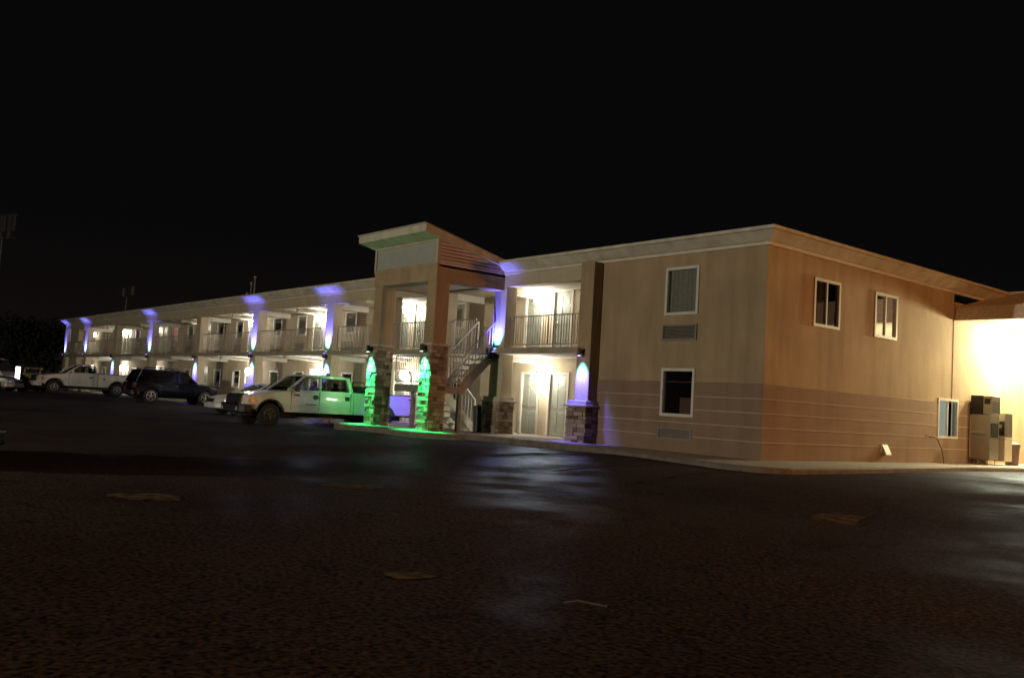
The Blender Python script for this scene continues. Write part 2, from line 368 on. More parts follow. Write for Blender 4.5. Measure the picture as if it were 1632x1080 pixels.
decal('asphalt_patch', blob(2.7, -15.0, .35, .35, .9, 3), M['patch'])
decal('asphalt_patch', blob(7.5, -14.7, .15, .16, .9, 4), M['patch'])
def stripe(name, a, b, w=.1, mt=None):
    a = Vector((a[0], a[1], 0)); b = Vector((b[0], b[1], 0)); n = 10; d = (b-a); s = Vector((-d.y, d.x, 0)).normalized()*w/2
    q = MB()
    for i in range(n):
        p0 = a+d*i/n; p1 = a+d*(i+1)/n
        q.quad(*[(v.x, v.y, gz(v.x, v.y)+.006) for v in (p0-s, p1-s, p1+s, p0+s)])
    return tag(q.build(name, mt or M['paintline']), kind='structure')
for x in (-8.2, -5.4, -2.6, .2):
    stripe('parking_line', (x, -2.0), (x+.0, -6.8))
for x in (-20.3, -23.1, -25.9, -28.7, -31.5, -34.3, -37.1, -39.9, -42.7, -45.5, -48.3):
    stripe('parking_line', (x+.7, -.3), (x+.7, -5.4))
stripe('parking_line', (2.4, -7.2), (1.2, -1.9))
stripe('parking_line', (9.3, 11.0), (3.2, 9.6))

# ------------------------------------------------------------------ the motel
motel = tag(empty('motel', (-30, 0, 0)), 'long two-storey tan stucco motel with open balconies and a beige cornice', 'motel')
MX = -30
class PB(MB):      # mesh for the motel, given in world coordinates
    def build(s, name, mt, parent=None, **k):
        if parent is None or parent is motel:
            s.v = [(x-MX, y, z) for x, y, z in s.v]; return MB.build(s, name, mt, motel, **k)
        return MB.build(s, name, mt, parent, **k)
XL, XR = -66.3, 0.0
COLS = [-21.9, -29.6, -37.2, -45.3, -52.8, -60.1]
# openings in the block at the right
front_h = [(-3.15, -2.09, 3.577, 4.789), (-3.15, -2.09, .924, 2.118), (-3.21, -2.08, 2.89, 3.28), (-3.20, -2.10, .31, .58)]
side_h = [(2.01, 3.17, 3.42, 4.606), (4.97, 6.13, 3.42, 4.606), (8.74, 9.97, .75, 1.89)]
q = PB(); wallsheet('y', 0, -5.57, 0, -.02, 5.2, front_h, .14, None, None, None, q)
wallsheet('x', 0, 0, 9.6, -.02, 5.2, side_h[:2]+[(8.74, 9.6, .75, 1.89)], .14, None, None, None, q)
wallsheet('x', 0, 9.6, 18, -.02, 4.9, [(9.6, 9.97, .75, 1.89)], .14, None, None, None, q)
q.box(-5.57, -5.35, .02, 1.8, -.02, 5.2)
q.box(-66.3, -.01, 18.0, 18.2, -.3, 5.2)
q.box(-66.5, -66.3, .0, 18.0, -.3, 5.2)
q.build('wall', M['stucco'])
# brown lower band, 20 mm proud
q = PB(); wallsheet('y', -.02, -5.57, .02, -.02, 1.79, [front_h[1], front_h[3]], .03, None, None, None, q)
wallsheet('x', .02, -.02, 12, -.02, 1.79, [side_h[2]], .03, None, None, None, q)
q.quad((-5.57, -.02, 1.79), (.02, -.02, 1.79), (.0, .0, 1.80), (-5.57, .0, 1.80)); q.quad((.02, -.02, 1.79), (.02, 12, 1.79), (0, 12, 1.80), (0, 0, 1.80))
q.build('wainscot', M['band'])
q = PB()
for z in (1.438, 1.094, .75, .406):
    segs = [(-5.57, .026)]
    for h in (front_h[1], front_h[3]):
        if h[2]-.06 < z < h[3]+.06:
            segs = [(a, b) for a, b in ((segs[0][0], h[0]-.06), (h[1]+.06, segs[0][1]))]
    for a, b in segs: q.box(a, b, -.026, -.0195, z-.011, z+.011)
    segs = [(-.02, 12)]
    if .68 < z < 1.9: segs = [(-.02, 8.68), (10.03, 12)]
    for a, b in segs: q.box(.0195, .026, a, b, z-.011, z+.011)
q.build('joint_lines', M['line'])
q = PB(); q.box(.0, .012, 9.59, 9.605, 1.9, 4.9); q.build('control_joint', M['band'])
# walkway back wall, both floors
BASES = [-18.3, -25.9, -33.5, -41.1, -48.7, -56.3]
doors = []; wins = []; acs = []
for zf in (0.0, 2.75):
    for b in BASES:
        doors += [(b-1.02, b-.14, zf), (b+.2, b+1.08, zf)]
        for a in (b-5.5, b-2.75): wins.append((a, a+.98, zf)); acs.append((a-.15, a+.85, zf))
    doors += [(-11.08, -10.2, zf), (-9.64, -8.76, zf), (-65.4, -64.5, zf)]
    wins.append((-15.6, -14.62, zf)); acs.append((-15.75, -14.75, zf))
WB, WT, DH = .95, 1.90, 2.04
holes = [(a, c, zf+WB, zf+WT) for a, c, zf in wins]+[(a, c, zf, zf+DH) for a, c, zf in doors]+[(a, c, zf+.2, zf+.56) for a, c, zf in acs]
q = PB(); wallsheet('y', 1.8, XL, -5.57, -.02, 4.95, holes, .12, None, None, None, q); q.build('walkway_wall', M['cream'])
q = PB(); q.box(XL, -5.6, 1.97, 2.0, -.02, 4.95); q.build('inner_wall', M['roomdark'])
# balcony slab and edge
q = PB(); q.box(XL, -13.9, -.1, 1.8, 2.57, 2.745); q.box(-13.9, -6.0, -.1, 1.8, 2.57, 2.745); q.build('balcony_slab', M['slab'])
for cx in COLS+[-13.62, -10.25]:
    PB().box(cx-.13, cx+.13, .02, 1.79, 2.36, 2.548).build('cross_beam', M['soffit']); PB().box(cx-.13, cx+.13, .4, 1.79, 4.55, 4.795).build('cross_beam', M['soffit'])
for b in BASES:
    PB().box(b-.12, b+.12, -.05, 1.79, 2.40, 2.548).build('cross_beam', M['soffit']); PB().box(b-.12, b+.12, .4, 1.79, 4.6, 4.795).build('cross_beam', M['soffit'])
q = PB(); q.box(XL, -5.57, .3, 1.8, 4.80, 4.83); q.box(XL, -6, -.04, 1.78, 2.55, 2.57); q.build('walkway_ceiling', M['soffit'])
# header beam above the open walkway
q = PB(); q.box(XL, -5.57, .0, .38, 4.74, 5.2); q.build('header_beam', M['cream'])
# columns
def add_column(cx, w, y0, y1, z1, stone=1.0, left_extra=0, sb=-.3):
    c = PB().box(cx-w/2, cx+w/2, y0, y1, sb, z1).build('column', M['cream'], bevel=.01)
    if stone: stone_clad('stone_base', cx-w/2-.13, cx+w/2+.13, y0-.13, y1+.05, sb, 1.0, c); \
        PB().box(cx-w/2-.18, cx+w/2+.18, y0-.18, y1+.1, 1.0, 1.06).box(cx-w/2-.12, cx+w/2+.12, y0-.12, y1+.06, 1.06, 1.17).build('column_cap', M['cap'], c, bevel=.012); \
        off(c)
    return c
def off(c):    # children of a column are built in world x, shift them into motel space
    for ch in c.children:
        for v in ch.data.vertices: v.co.x -= MX
def stone_clad(name, x0, x1, y0, y1, z0, z1, parent, seed=None, course=.105):
    rnd = random.Random(seed if seed is not None else int((x0+100)*37)); q = MB(); sh = []
    q.box(x0+.03, x1-.03, y0+.03, y1-.03, z0, z1-.005); sh += [.05]*6
    z = z0
    while z < z1-.03:
        h = min(course*rnd.uniform(.75, 1.35), z1-z)
        for side in range(3):        # -y, +x, -x
            a0, a1 = (x0, x1) if side == 0 else (y0, y1)
            u = a0
            while u < a1-.02:
                l = min(rnd.uniform(.12, .34), a1-u)
                if a1-u-l < .06: l = a1-u
                d = rnd.uniform(-.012, .028); g = .006; s = rnd.random()
                if side == 0: q.box(u+g, u+l-g, y0-d, y0+.06, z+g, z+h-g)
                elif side == 1: q.box(x1-.06, x1+d, u+g, u+l-g, z+g, z+h-g)
                else: q.box(x0-d, x0+.06, u+g, u+l-g, z+g, z+h-g)
                sh += [s]*6; u += l
        z += h
    o = q.build(name, M['stone'], parent)
    at = o.data.attributes.new('shade', 'FLOAT', 'FACE')
    for i, s in enumerate(sh): at.data[i].value = s
    return o
for cx in COLS: add_column(cx, .66, .0, .42, 4.74)
add_column(-13.62, .66, .0, .45, 4.74, stone=0)
PB().box(-17.0, -16.7, .0, .3, 2.745, 4.74).build('column', M['cream'], bevel=.01)
add_column(-10.28, .66, .0, .42, 4.74)
add_column(-66.0, .62, -.02, .42, 4.74)
q = PB(); q.box(-64.9, -62.6, .05, .4, -.3, 4.74); q.build('end_wall_panel', M['cream'])
# pier next to the solid block
pc = PB().box(-6.12, -5.57, -.36, .4, -.02, 5.16).build('column', M['stucco'], bevel=.01)
stone_clad('stone_base', -6.28, -5.5, -.50, .4, -.05, 1.0, pc, 5)
MB().box(-6.34, -5.44, -.56, .4, 1.0, 1.06).box(-6.27, -5.5, -.49, .4, 1.06, 1.17).build('column_cap', M['cap'], pc, bevel=.012)
off(pc)
# cornice
prof = [(.0, 5.14), (-.07, 5.14), (-.075, 5.215), (-.13, 5.235), (-.36, 5.44), (-.42, 5.45), (-.42, 5.53), (.0, 5.53)]
def sweep(prof, path, name, mt, parent):
    """profile (outward offset as negative, z) swept along front then right side with a mitre"""
    q = PB(); n = len(prof)
    rings = []
    for (x, y, dx, dy) in path:
        k = len(q.v); q.v += [(x+(-o)*dx, y+(-o)*dy, z) for o, z in prof]; rings.append(k)
    for a, b in zip(rings, rings[1:]):
        for j in range(n-1): q.f.append((a+j, a+j+1, b+j+1, b+j))
    return q.build(name, mt, parent)
sweep(prof[1:3], [(-66.5, 0, 0, -1), (0, 0, 1, -1), (0, 17.9, 1, 0)], 'cornice_board', M['cornice_light'], motel)
sweep([prof[0], prof[1]]+[], [(-66.5, 0, 0, -1), (0, 0, 1, -1), (0, 17.9, 1, 0)], 'cornice_underside', M['cornice_light'], motel)
sweep(prof[2:], [(-66.5, 0, -1, -1), (0, 0, 1, -1), (0, 17.9, 1, 0)], 'cornice', M['cornice'], motel)
q = PB(); q.box(-66.5, -.002, .002, 18.0, 5.2, 5.50); q.build('roof', M['roofing'])

def add_window(plane, u0, u1, z0, z1, pos, inset=.05, kind='single', curtain='curtain', fr=.045, parent=motel):
    P = (lambda a, b, c, d, z, w: (a, b, pos+c, pos+d, z, w)) if plane == 'y' else (lambda a, b, c, d, z, w: (pos-d, pos-c, a, b, z, w))
    q = MB()
    for a, b, z, w in ((u0-.03, u1+.03, z0-.03, z0+fr), (u0-.03, u1+.03, z1-fr, z1+.03), (u0-.03, u0+fr, z0+fr, z1-fr), (u1-fr, u1+.03, z0+fr, z1-fr)):
        q.box(*P(a, b, -.03, inset, z, w))
    if kind == 'slider':
        um = (u0+u1)/2; q.box(*P(um-.025, um+.025, -.01, inset, z0+fr, z1-fr))
    q.v = [(x-MX, y, z) for x, y, z in q.v]; f = q.build('window', M['trim'], parent)
    g = MB()
    y = inset-.02
    if plane == 'y': g.quad((u0+fr, pos+y, z0+fr), (u1-fr, pos+y, z0+fr), (u1-fr, pos+y, z1-fr), (u0+fr, pos+y, z1-fr))
    else: g.quad((pos-y, u0+fr, z0+fr), (pos-y, u1-fr, z0+fr), (pos-y, u1-fr, z1-fr), (pos-y, u0+fr, z1-fr))
    g.v = [(x-MX, y_, z) for x, y_, z in g.v]; g.build('pane', M['glass'], f)
    c = MB(); n = 22
    if curtain == 'none': return f
    cu0, cu1 = u0, u1
    if curtain == 'half': cu1 = (u0+u1)/2+.02
    for i in range(n):
        a = cu0+(cu1-cu0)*i/n; b = cu0+(cu1-cu0)*(i+1)/n
        ya = .085+.022*sn(i*1.9); yb = .085+.022*sn((i+1)*1.9)
        if plane == 'y': c.quad((a, pos+ya, z0), (b, pos+yb, z0), (b, pos+yb, z1), (a, pos+ya, z1))
        else: c.quad((pos-ya, a, z0), (pos-yb, b, z0), (pos-yb, b, z1), (pos-ya, a, z1))
    c.v = [(x-MX, y_, z) for x, y_, z in c.v]
    c.build('curtain', M[{'curtain': 'curtain', 'half': 'curtain_dark', 'dark': 'curtain_dark', 'red': 'curtain_red'}[curtain]], f, smooth=True)
    return f
def add_door(x0, x1, zf, y=1.8):
    q = MB()
    for a, b, z, w in ((x0-.07, x0+.03, zf, zf+DH+.06), (x1-.03, x1+.07, zf, zf+DH+.06), (x0+.03, x1-.03, zf+DH-.02, zf+DH+.06)): q.box(a-MX, b-MX, y-.03, y+.09, z, w)
    f = q.build('door_frame', M['doorframe'], motel, bevel=.004)
    d = MB(); a, b = x0+.032-MX, x1-.032-MX
    d.box(a, b, y+.045, y+.085, zf+.012, zf+DH-.022)
    w = (b-a)
    for i in range(2):
        for z, h in ((.15, .62), (.9, .62), (1.62, .26)):
            px0 = a+.1+i*(w/2-.04); px1 = px0+w/2-.16
            d.box(px0, px1, y+.033, y+.046, zf+z, zf+z+h)
    dr = d.build('door', M['door'], motel, bevel=.006)
    h = MB(); hx = a+.07
    h.lathe([(.028, y+.03), (.028, y+.045)], (hx, 0, zf+1.0), 'y', 10); h.tube([(hx, y-.01, zf+1.0), (hx, y+.04, zf+1.0)], .012); h.tube([(hx, y-.01, zf+1.0), (hx+.12, y-.01, zf+1.0)], .011)
    h.build('handle', M['brass'], dr)
def add_ac(u0, u1, z0, z1, y):
    q = PB()
    for a, b, z, w in ((u0-.02, u1+.02, z0-.02, z0+.03), (u0-.02, u1+.02, z1-.03, z1+.02), (u0-.02, u0+.03, z0+.03, z1-.03), (u1-.03, u1+.02, z0+.03, z1-.03)): q.box(a, b, y-.035, y+.1, z, w)
    n = 9; q.box(u0+.03, u1-.03, y+.06, y+.08, z0+.03, z1-.03)
    for i in range(n):
        z = z0+.035+(z1-z0-.07)*i/n; q.hexa([(u0+.03, y-.015, z), (u1-.03, y-.015, z), (u1-.03, y+.03, z+.02), (u0+.03, y+.03, z+.02), (u0+.03, y-.015, z+.012), (u1-.03, y-.015, z+.012), (u1-.03, y+.03, z+.03), (u0+.03, y+.03, z+.03)])
    q.build('air_conditioner', M['ac'])
for i, (a, c, zf) in enumerate(wins):
    cu = 'red' if (abs(a-(-48.7+2.1+1.55)) < .9 and zf > 1) else ('curtain' if (i*7) % 3 else 'dark')
    if abs(a+46.6) < .1 and zf > 1: cu = 'red'
    add_window('y', a, c, zf+WB, zf+WT, 1.8, curtain=cu)
add_window('y', *front_h[0], 0, curtain='curtain'); f2 = add_window('y', *front_h[1], 0, curtain='none')
for h in side_h[:2]: add_window('x', *h, 0, kind='slider', curtain='half')
f3 = add_window('x', *side_h[2], 0, kind='slider', curtain='none')
# rooms seen through the uncurtained windows
def room(u0, u1, z0, z1, plane, pos, depth, mt, nm='room_interior'):
    q = PB(); P = (lambda u, z, d: (u, pos+d, z)) if plane == 'y' else (lambda u, z, d: (pos-d, u, z))
    a = .141
    q.quad(P(u0, z0, depth), P(u1, z0, depth), P(u1, z1, depth), P(u0, z1, depth))
    q.quad(P(u0, z0, a), P(u1, z0, a), P(u1, z0, depth), P(u0, z0, depth)); q.quad(P(u0, z1, a), P(u1, z1, a), P(u1, z1, depth), P(u0, z1, depth))
    q.quad(P(u0, z0, a), P(u0, z1, a), P(u0, z1, depth), P(u0, z0, depth)); q.quad(P(u1, z0, a), P(u1, z1, a), P(u1, z1, depth), P(u1, z0, depth))
    return q.build(nm, mt)
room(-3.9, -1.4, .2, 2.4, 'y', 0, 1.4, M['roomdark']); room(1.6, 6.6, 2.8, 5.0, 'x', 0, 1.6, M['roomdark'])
M['office'] = mat('office_wall_glow', (.5, .5, .46), .8, emit=(.85, .95, .8), estr=.3)  # emission in the wall stands for the pale light in the window
room(8.3, 10.6, .3, 2.3, 'x', 0, 1.6, M['office'])
q = PB(); q.box(-1.3, -.9, 8.5, 9.2, .3, 1.35); q.box(-1.5, -1.2, 9.45, 9.8, .3, 1.7); q.build('office_cabinet', M['curtain_dark'])
q = PB(); q.box(-2.95, -2.5, .5, .9, .2, 1.4); q.box(-2.55, -2.3, .7, 1.0, .2, 1.9); q.build('room_furniture', mat('wood', (.22, .1, .05), .6))
# office ceiling lamp, lit
oc = PB(); oc.box(-.75, -.45, 8.75, 9.15, 1.82, 1.9); oc.build('office_lamp', mat('office_lamp', (.8, .9, .9), .5, emit=(.8, 1, .97), estr=4))
for a, c, zf in doors: add_door(a, c, zf)
for a, c, zf in acs: add_ac(a, c, zf+.2, zf+.56, 1.8)
add_ac(front_h[2][0], front_h[2][1], 2.89, 3.28, 0); add_ac(front_h[3][0], front_h[3][1], .31, .58, 0)

# balcony railings, one per bay
def railing(mb, pts, z0, z1, sp=.115, top=.045, bal=.018):
    """pts: polyline (x,y[,dz]); top and bottom rails with balusters"""
    for a, b in zip(pts, pts[1:]):
        za = a[2] if len(a) > 2 else 0; zb = b[2] if len(b) > 2 else 0
        A = Vector((a[0], a[1], 0)); B = Vector((b[0], b[1], 0)); L = (B-A).length; n = max(1, int(L/sp))
        mb.bar((a[0], a[1], z1+za), (b[0], b[1], z1+zb), top, .035); mb.bar((a[0], a[1], z0+za), (b[0], b[1], z0+zb), .03, .03)
        for i in range(n+1):
            p = A+(B-A)*i/n; dz = za+(zb-za)*i/n; w = bal if i % 14 else .035
            mb.box(p.x-w/2, p.x+w/2, p.y-w/2, p.y+w/2, z0+dz, z1+dz)
ends = sorted(COLS+[-13.62, -66.0]); 
for l, r in zip(ends, ends[1:]):
    q = PB(); railing(q, [(l+.35, .25), (l+.95, -.04), (r-.36, -.04)], 2.84, 3.73); q.build('railing', M['rail'])
q = PB(); railing(q, [(-13.27, .25), (-12.7, -.04), (-11.45, -.04)], 2.84, 3.73); q.build('railing', M['rail'])
q = PB(); railing(q, [(-9.93, .25), (-9.45, -.04), (-6.14, -.04)], 2.84, 3.73); q.build('railing', M['rail'])

# vents on the roof
for x, h, y in ((-38.0, 6.4, 3), (-37.5, 7.0, 3), (-37.05, 7.3, 3)):
    PB().tube([(x, y, 5.5), (x, y, h)], .05).lathe([(.09, h), (.09, h+.1), (.03, h+.14)], (x, y, 0)).build('vent_pipe', M['pole'])
# wall vent low on the right side, and the tap
q = PB(); q.box(.02, .05, 5.42, 5.78, .22, .48); q.hexa([(.05, 5.46, .26), (.20, 5.46, .2), (.20, 5.74, .2), (.05, 5.74, .26), (.05, 5.46, .46), (.07, 5.46, .46), (.07, 5.74, .46), (.05, 5.74, .46)])
q.build('wall_vent', M['trim'])
PB().tube([(.02, 8.0, .78), (.12, 8.0, .78), (.14, 8.0, .73)], .018).build('tap', M['brass'])

# ------------------------------------------------------------------ entrance tower over the stairs
tower = tag(empty('stair_tower', (-12, -1.4, 0)), 'raised porch tower with a sloping roof, stone clad posts and grey panel above the stairs', 'porch')
class TB(MB):
    def build(s, name, mt, parent=None, **k):
        s.v = [(x+12, y+1.4, z) for x, y, z in s.v]; return MB.build(s, name, mt, parent or tower, **k)
for x0 in (-13.85, -10.68):
    pz = TB().box(x0+.05, x0+.55, -2.65, -2.15, -.02, 4.62).build('post', M['stucco'], bevel=.01)
    cl = stone_clad('stone_cladding', x0, x0+.6, -2.7, -2.1, -.02, 2.6, None, int(x0*10) % 97)
    for v in cl.data.vertices: v.co.x += 12; v.co.y += 1.4
    cl.parent = pz
    TB().box(x0-.04, x0+.64, -2.74, -2.06, 2.6, 2.68).build('cap', M['cap'], pz, bevel=.01)
q = TB(); q.box(-13.82, -10.1, -2.68, -2.2, 4.62, 5.05); q.box(-10.58, -10.1, -2.2, -.002, 4.62, 5.05); q.box(-13.82, -13.34, -2.2, -.002, 4.62, 5.05)
q.box(-13.84, -10.08, -2.70, -2.60, 5.0501, 5.17)
q.build('beam', M['stucco'])
q = TB(); q.box(-13.34, -10.58, -2.2, 0, 4.80, 4.84); q.build('porch_ceiling', M['soffit'])
# front: frame round a grey panel
q = TB()
q.box(-13.84, -13.74, -2.71, -2.6, 5.17, 5.97); q.box(-10.20, -10.08, -2.71, -2.6, 5.17, 5.97); q.box(-13.74, -10.20, -2.70, -2.6, 5.86, 5.97)
q.build('panel_frame', M['cream'])
q = TB(); q.box(-13.74, -10.20, -2.66, -2.6, 5.17, 5.86); q.build('sign_panel', M['panel'])
# sides: lap siding under the slope
rs = (6.02-5.36)/2.7
def ztop(y): return 5.97-(y+2.7)*rs*.86
for xs_, sgn in ((-10.10, 1), (-13.82, -1)):
    q = TB(); bk = TB(); z = 5.20; h = .105
    bk.box(min(xs_, xs_-.03*sgn), max(xs_, xs_-.03*sgn), -2.6, -.02, 5.05, 5.12)
    q.box(min(xs_, xs_-.03*sgn), max(xs_, xs_-.03*sgn), -2.6, -.02, 5.0501, 5.19)
    while z < 5.95:
        yb = min(-.02, -2.7+(5.97-z)/(rs*.86))
        if yb < -2.45: break
        q.box(min(xs_+.02*sgn, xs_-.02*sgn), max(xs_+.02*sgn, xs_-.02*sgn), -2.6, yb, z, z+h*.66)
        bk.box(min(xs_-.03*sgn, xs_-.05*sgn), max(xs_-.03*sgn, xs_-.05*sgn), -2.6, yb, z-h*.34, z+h*.66)
        z += h
    bk.build('siding_gap_shade', M['band'])  # dark colour in the gaps stands for shade under the boards
    q.build('lap_siding', M['siding'])
q = TB()
def roofpt(x, y, dz): return (x, y, 6.27-(y+3.3)*.222+dz)
q.hexa([roofpt(-13.98, -3.3, -.24), roofpt(-9.95, -3.3, -.24), roofpt(-9.95, .6, -.2), roofpt(-13.98, .6, -.2), roofpt(-13.98, -3.3, 0), roofpt(-9.95, -3.3, 0), roofpt(-9.95, .6, 0), roofpt(-13.98, .6, 0)])
q.build('porch_roof', M['cornice'], bevel=.008)
q = TB(); q.hexa([roofpt(-14.01, -3.34, -.015), roofpt(-9.92, -3.34, -.015), roofpt(-9.92, .6, -.015), roofpt(-14.01, .6, -.015), roofpt(-14.01, -3.34, .02), roofpt(-9.92, -3.34, .02), roofpt(-9.92, .6, .02), roofpt(-14.01, .6, .02)])
q.build('roof_edge', M['metalroof'])

# ------------------------------------------------------------------ staircase
st = tag(empty('staircase', (-11.5, -1.2, 0)), 'steel staircase with open treads and railings inside the porch tower', 'staircase')
class SB(MB):
    def build(s, name, mt, parent=None, **k):
        s.v = [(x+11.5, y+1.2, z) for x, y, z in s.v]; return MB.build(s, name, mt, parent or st, **k)
SB().box(-13.2, -10.35, -2.0, -1.2, 1.17, 1.4).build('landing', M['steel'])
M['tread'] = mat('tread_grating', (.42, .42, .40), .3, metal=.7, var=.3, vscale=30, bump=.6, bscale=40)
n = 7
for i in range(1, n):
    y = -1.2+1.3*(i-.5)/n; z = 1.4+1.345*i/n
    t_ = SB()
    for k in range(4): t_.box(-11.35, -10.48, y-.13+k*.062, y-.085+k*.062, z-.035, z)
    t_.build('tread', M['tread'])
    y = .1-1.3*(i-.5)/n; z = 1.4*i/n
    t_ = SB()
    for k in range(4): t_.box(-12.55, -11.55, y-.13+k*.062, y-.085+k*.062, z-.035, z)
    t_.build('tread', M['tread'])
def sbar(x, y0, z0, y1, z1, w=.05, h=.26): return SB().bar((x, y0, z0), (x, y1, z1), w, h)
sbar(-10.45, -1.25, 1.33, .1, 2.66, .05, .27).build('stringer', M['steel']); sbar(-11.38, -1.25, 1.33, .1, 2.66).build('stringer', M['steel'])
sbar(-11.5, -1.2, 1.24, .15, -.06+.1, .05, .24).build('stringer', M['steel_light']); sbar(-12.6, -1.2, 1.24, .15, .04).build('stringer', M['steel_light'])
for x, y in ((-10.47, -1.27), (-13.1, -1.27), (-10.47, -1.95)): SB().box(x-.06, x+.06, y-.06, y+.06, -.02, 1.18).build('post', M['steel'])
q = SB(); railing(q, [(-13.2, -1.98), (-10.38, -1.98), (-10.38, -1.3)], 1.5, 2.34, .11); q.build('landing_railing', M['rail'])
def stair_rail(x, y0, z0, y1, z1, lo, hi, nm='stair_railing'):
    q = SB(); q.bar((x, y0, z0+hi), (x, y1, z1+hi), .045, .04); q.bar((x, y0, z0+lo), (x, y1, z1+lo), .03, .03); k = 10
    for i in range(k+1):
        y = y0+(y1-y0)*i/k; z = z0+(z1-z0)*i/k; q.box(x-.01, x+.01, y-.01, y+.01, z+lo, z+hi)
    q.box(x-.025, x+.025, y1-.025, y1+.025, z1-.05, z1+hi)
    q.build(nm, M['steel_light'])
stair_rail(-10.45, -1.25, 1.45, .05, 2.78, .0, .88)
stair_rail(-11.38, -1.25, 1.45, .0, 2.75, .0, .9)
stair_rail(-11.48, -1.2, 1.36, .12, .08, .08, .95)

# ------------------------------------------------------------------ canopy at the right
can = tag(empty('entrance_canopy', (0, 9.6, 0)), 'brown shingled drive-through canopy with a white lit ceiling at the right end of the motel', 'canopy')
class CB(MB):
    def build(s, name, mt, parent=None, **k):
        s.v = [(x, y-9.6, z) for x, y, z in s.v]; return MB.build(s, name, mt, parent or can, **k)
CB().box(.03, 9, 9.66, 17.6, 4.33, 4.37).build('ceiling', M['soffit'])
q = CB()
rows = 5
for i in range(rows):
    z = 4.32+i*.082
    q.hexa([(.03, 9.58+.02*i, z), (9.1, 9.58+.02*i, z), (9.1, 9.72, z), (.03, 9.72, z), (.03, 9.60+.02*i, z+.082), (9.1, 9.60+.02*i, z+.082), (9.1, 9.72, z+.082), (.03, 9.72, z+.082)])
n = 26
for i in range(n):
    y0 = 9.68+i*.15; y1 = y0+.17; z0 = 4.72+(y0-9.68)*.25; z1 = z0+.04
    q.hexa([(.03, y0, z0-.02), (9.1, y0, z0-.02), (9.1, y1, z0), (.03, y1, z0), (.03, y0, z0+.022), (9.1, y0, z0+.022), (9.1, y1, z1), (.03, y1, z1)])
q.build('shingle_roof', M['shingle'])
for x, y in ((8.6, 10.1), (8.6, 17.0)): CB().box(x-.25, x+.25, y-.25, y+.25, -.3, 4.33).build('column', M['cream'])

# ------------------------------------------------------------------ lights
def lamp_data(name, kind, color, watts, radius=.05, spot=None, blend=.5):
    L = bpy.data.lights.new(name, kind); L.color = color; L.energy = watts; L.shadow_soft_size = radius
    if kind == 'SPOT': L.spot_size = R_(spot); L.spot_blend = blend
    return L
def wall_lamp(x, y, z, label, watts, lit=True):
    o = tag(empty('wall_lamp', (x, y, z)), label, 'wall lamp', 'wall lamps between the room doors')
    MB().box(-.07, .07, .0, .03, -.12, .12).bar((0, .0, .02), (0, -.1, .06), .03).build('back_plate', M['dark'], o, bevel=.004)
    g = MB().lathe([(.03, -.24), (.12, -.19), (.185, -.08), (.2, .0), (.17, .09), (.1, .14), (.05, .155)], (0, -.23, -.03), 'z', 18).build('globe', M['globe'] if lit else M['globe_dim'], o, smooth=True)
    MB().lathe([(.02, .19), (.08, .16), (.08, .13)], (0, -.23, -.02), 'z', 12).build('lamp_cap', M['dark'], o)
    L = lamp_data('bulb', 'POINT', (1, .97, .86), watts, .12); lo = bpy.data.objects.new('bulb_light', L); col.objects.link(lo); lo.parent = o; lo.location = (0, -.44, -.02)
    return o
WL = 78
LAMPS = [(-10.02, 'in the bay right of the staircase', 1), (-18.18, 'just behind the stair tower', 1), (-25.85, 'above the white crew-cab pickup', 1),
         (-33.45, 'in the bay right of the dark SUV', 1), (-41.05, 'in the bay behind the dark SUV', .22), (-48.65, 'in the third bay from the far end', .3), (-56.25, 'in the second bay from the far end', 1.0), (-64.0, 'in the farthest bay', .12)]
for x, where, s in LAMPS:
    for zf, fl in ((1.92, 'ground floor'), (4.52, 'upper floor')):
        wall_lamp(x+(.0 if zf < 3 else -.05), 1.77, zf, f'{"glowing" if s > .5 else "dim"} {fl} wall lamp between doors {where}', WL*s*(1.15 if x > -12 else 1), s > .5)

def column_light(x, y, z, label, color, ups, wide, core, w_wide, w_core, group, aim=0, added_spots=()):
    """small LED box on a post: one beam up and/or one down"""
    o = tag(empty('column_spotlight', (x, y, z)), label, 'spotlight', group)
    MB().box(-.055, .055, .02, .11, -.05, .05).lathe([(.055, -.11), (.06, -.1), (.06, .1), (.055, .11)], (0, -.04, 0), 'z', 14).build('housing', M['dark'], o)
    for up_ in ups:
        s = 1 if up_ else -1
        MB().lathe([(.045, s*.108), (.045, s*.1135)], (0, -.04, 0), 'z', 12).build('lens', color, o)
        for (c, w, size, bl, off_, tl) in ((wide, w_wide, 64, 1, -.14, 15), (core, w_core, 70, 1, -.10, 19)):
            L = lamp_data('led', 'SPOT', c, w, .03, size, bl); lo = bpy.data.objects.new('led_beam', L); col.objects.link(lo); lo.parent = o
            lo.location = (0, off_, s*.125); lo.rotation_euler = ((PI if up_ else 0)+R_(-tl if up_ else tl), R_(aim), 0)
    for nm, w, size, rot, lc in added_spots:
        L = lamp_data('added_spot', 'SPOT', wide, w, .05, size, 1); lo = bpy.data.objects.new('added_spot', L); col.objects.link(lo); lo.parent = o; lo.location = lc; lo.rotation_euler = rot  # extra spots added to turn the soffit and the truck green
    return o
PUR, CORE = (.15, .03, 1.0), (.06, .80, 1.0)
GRN, GCORE = (.01, 1.0, .18), (.12, 1.0, .55)
gname = 'blue column spotlights along the balconies'
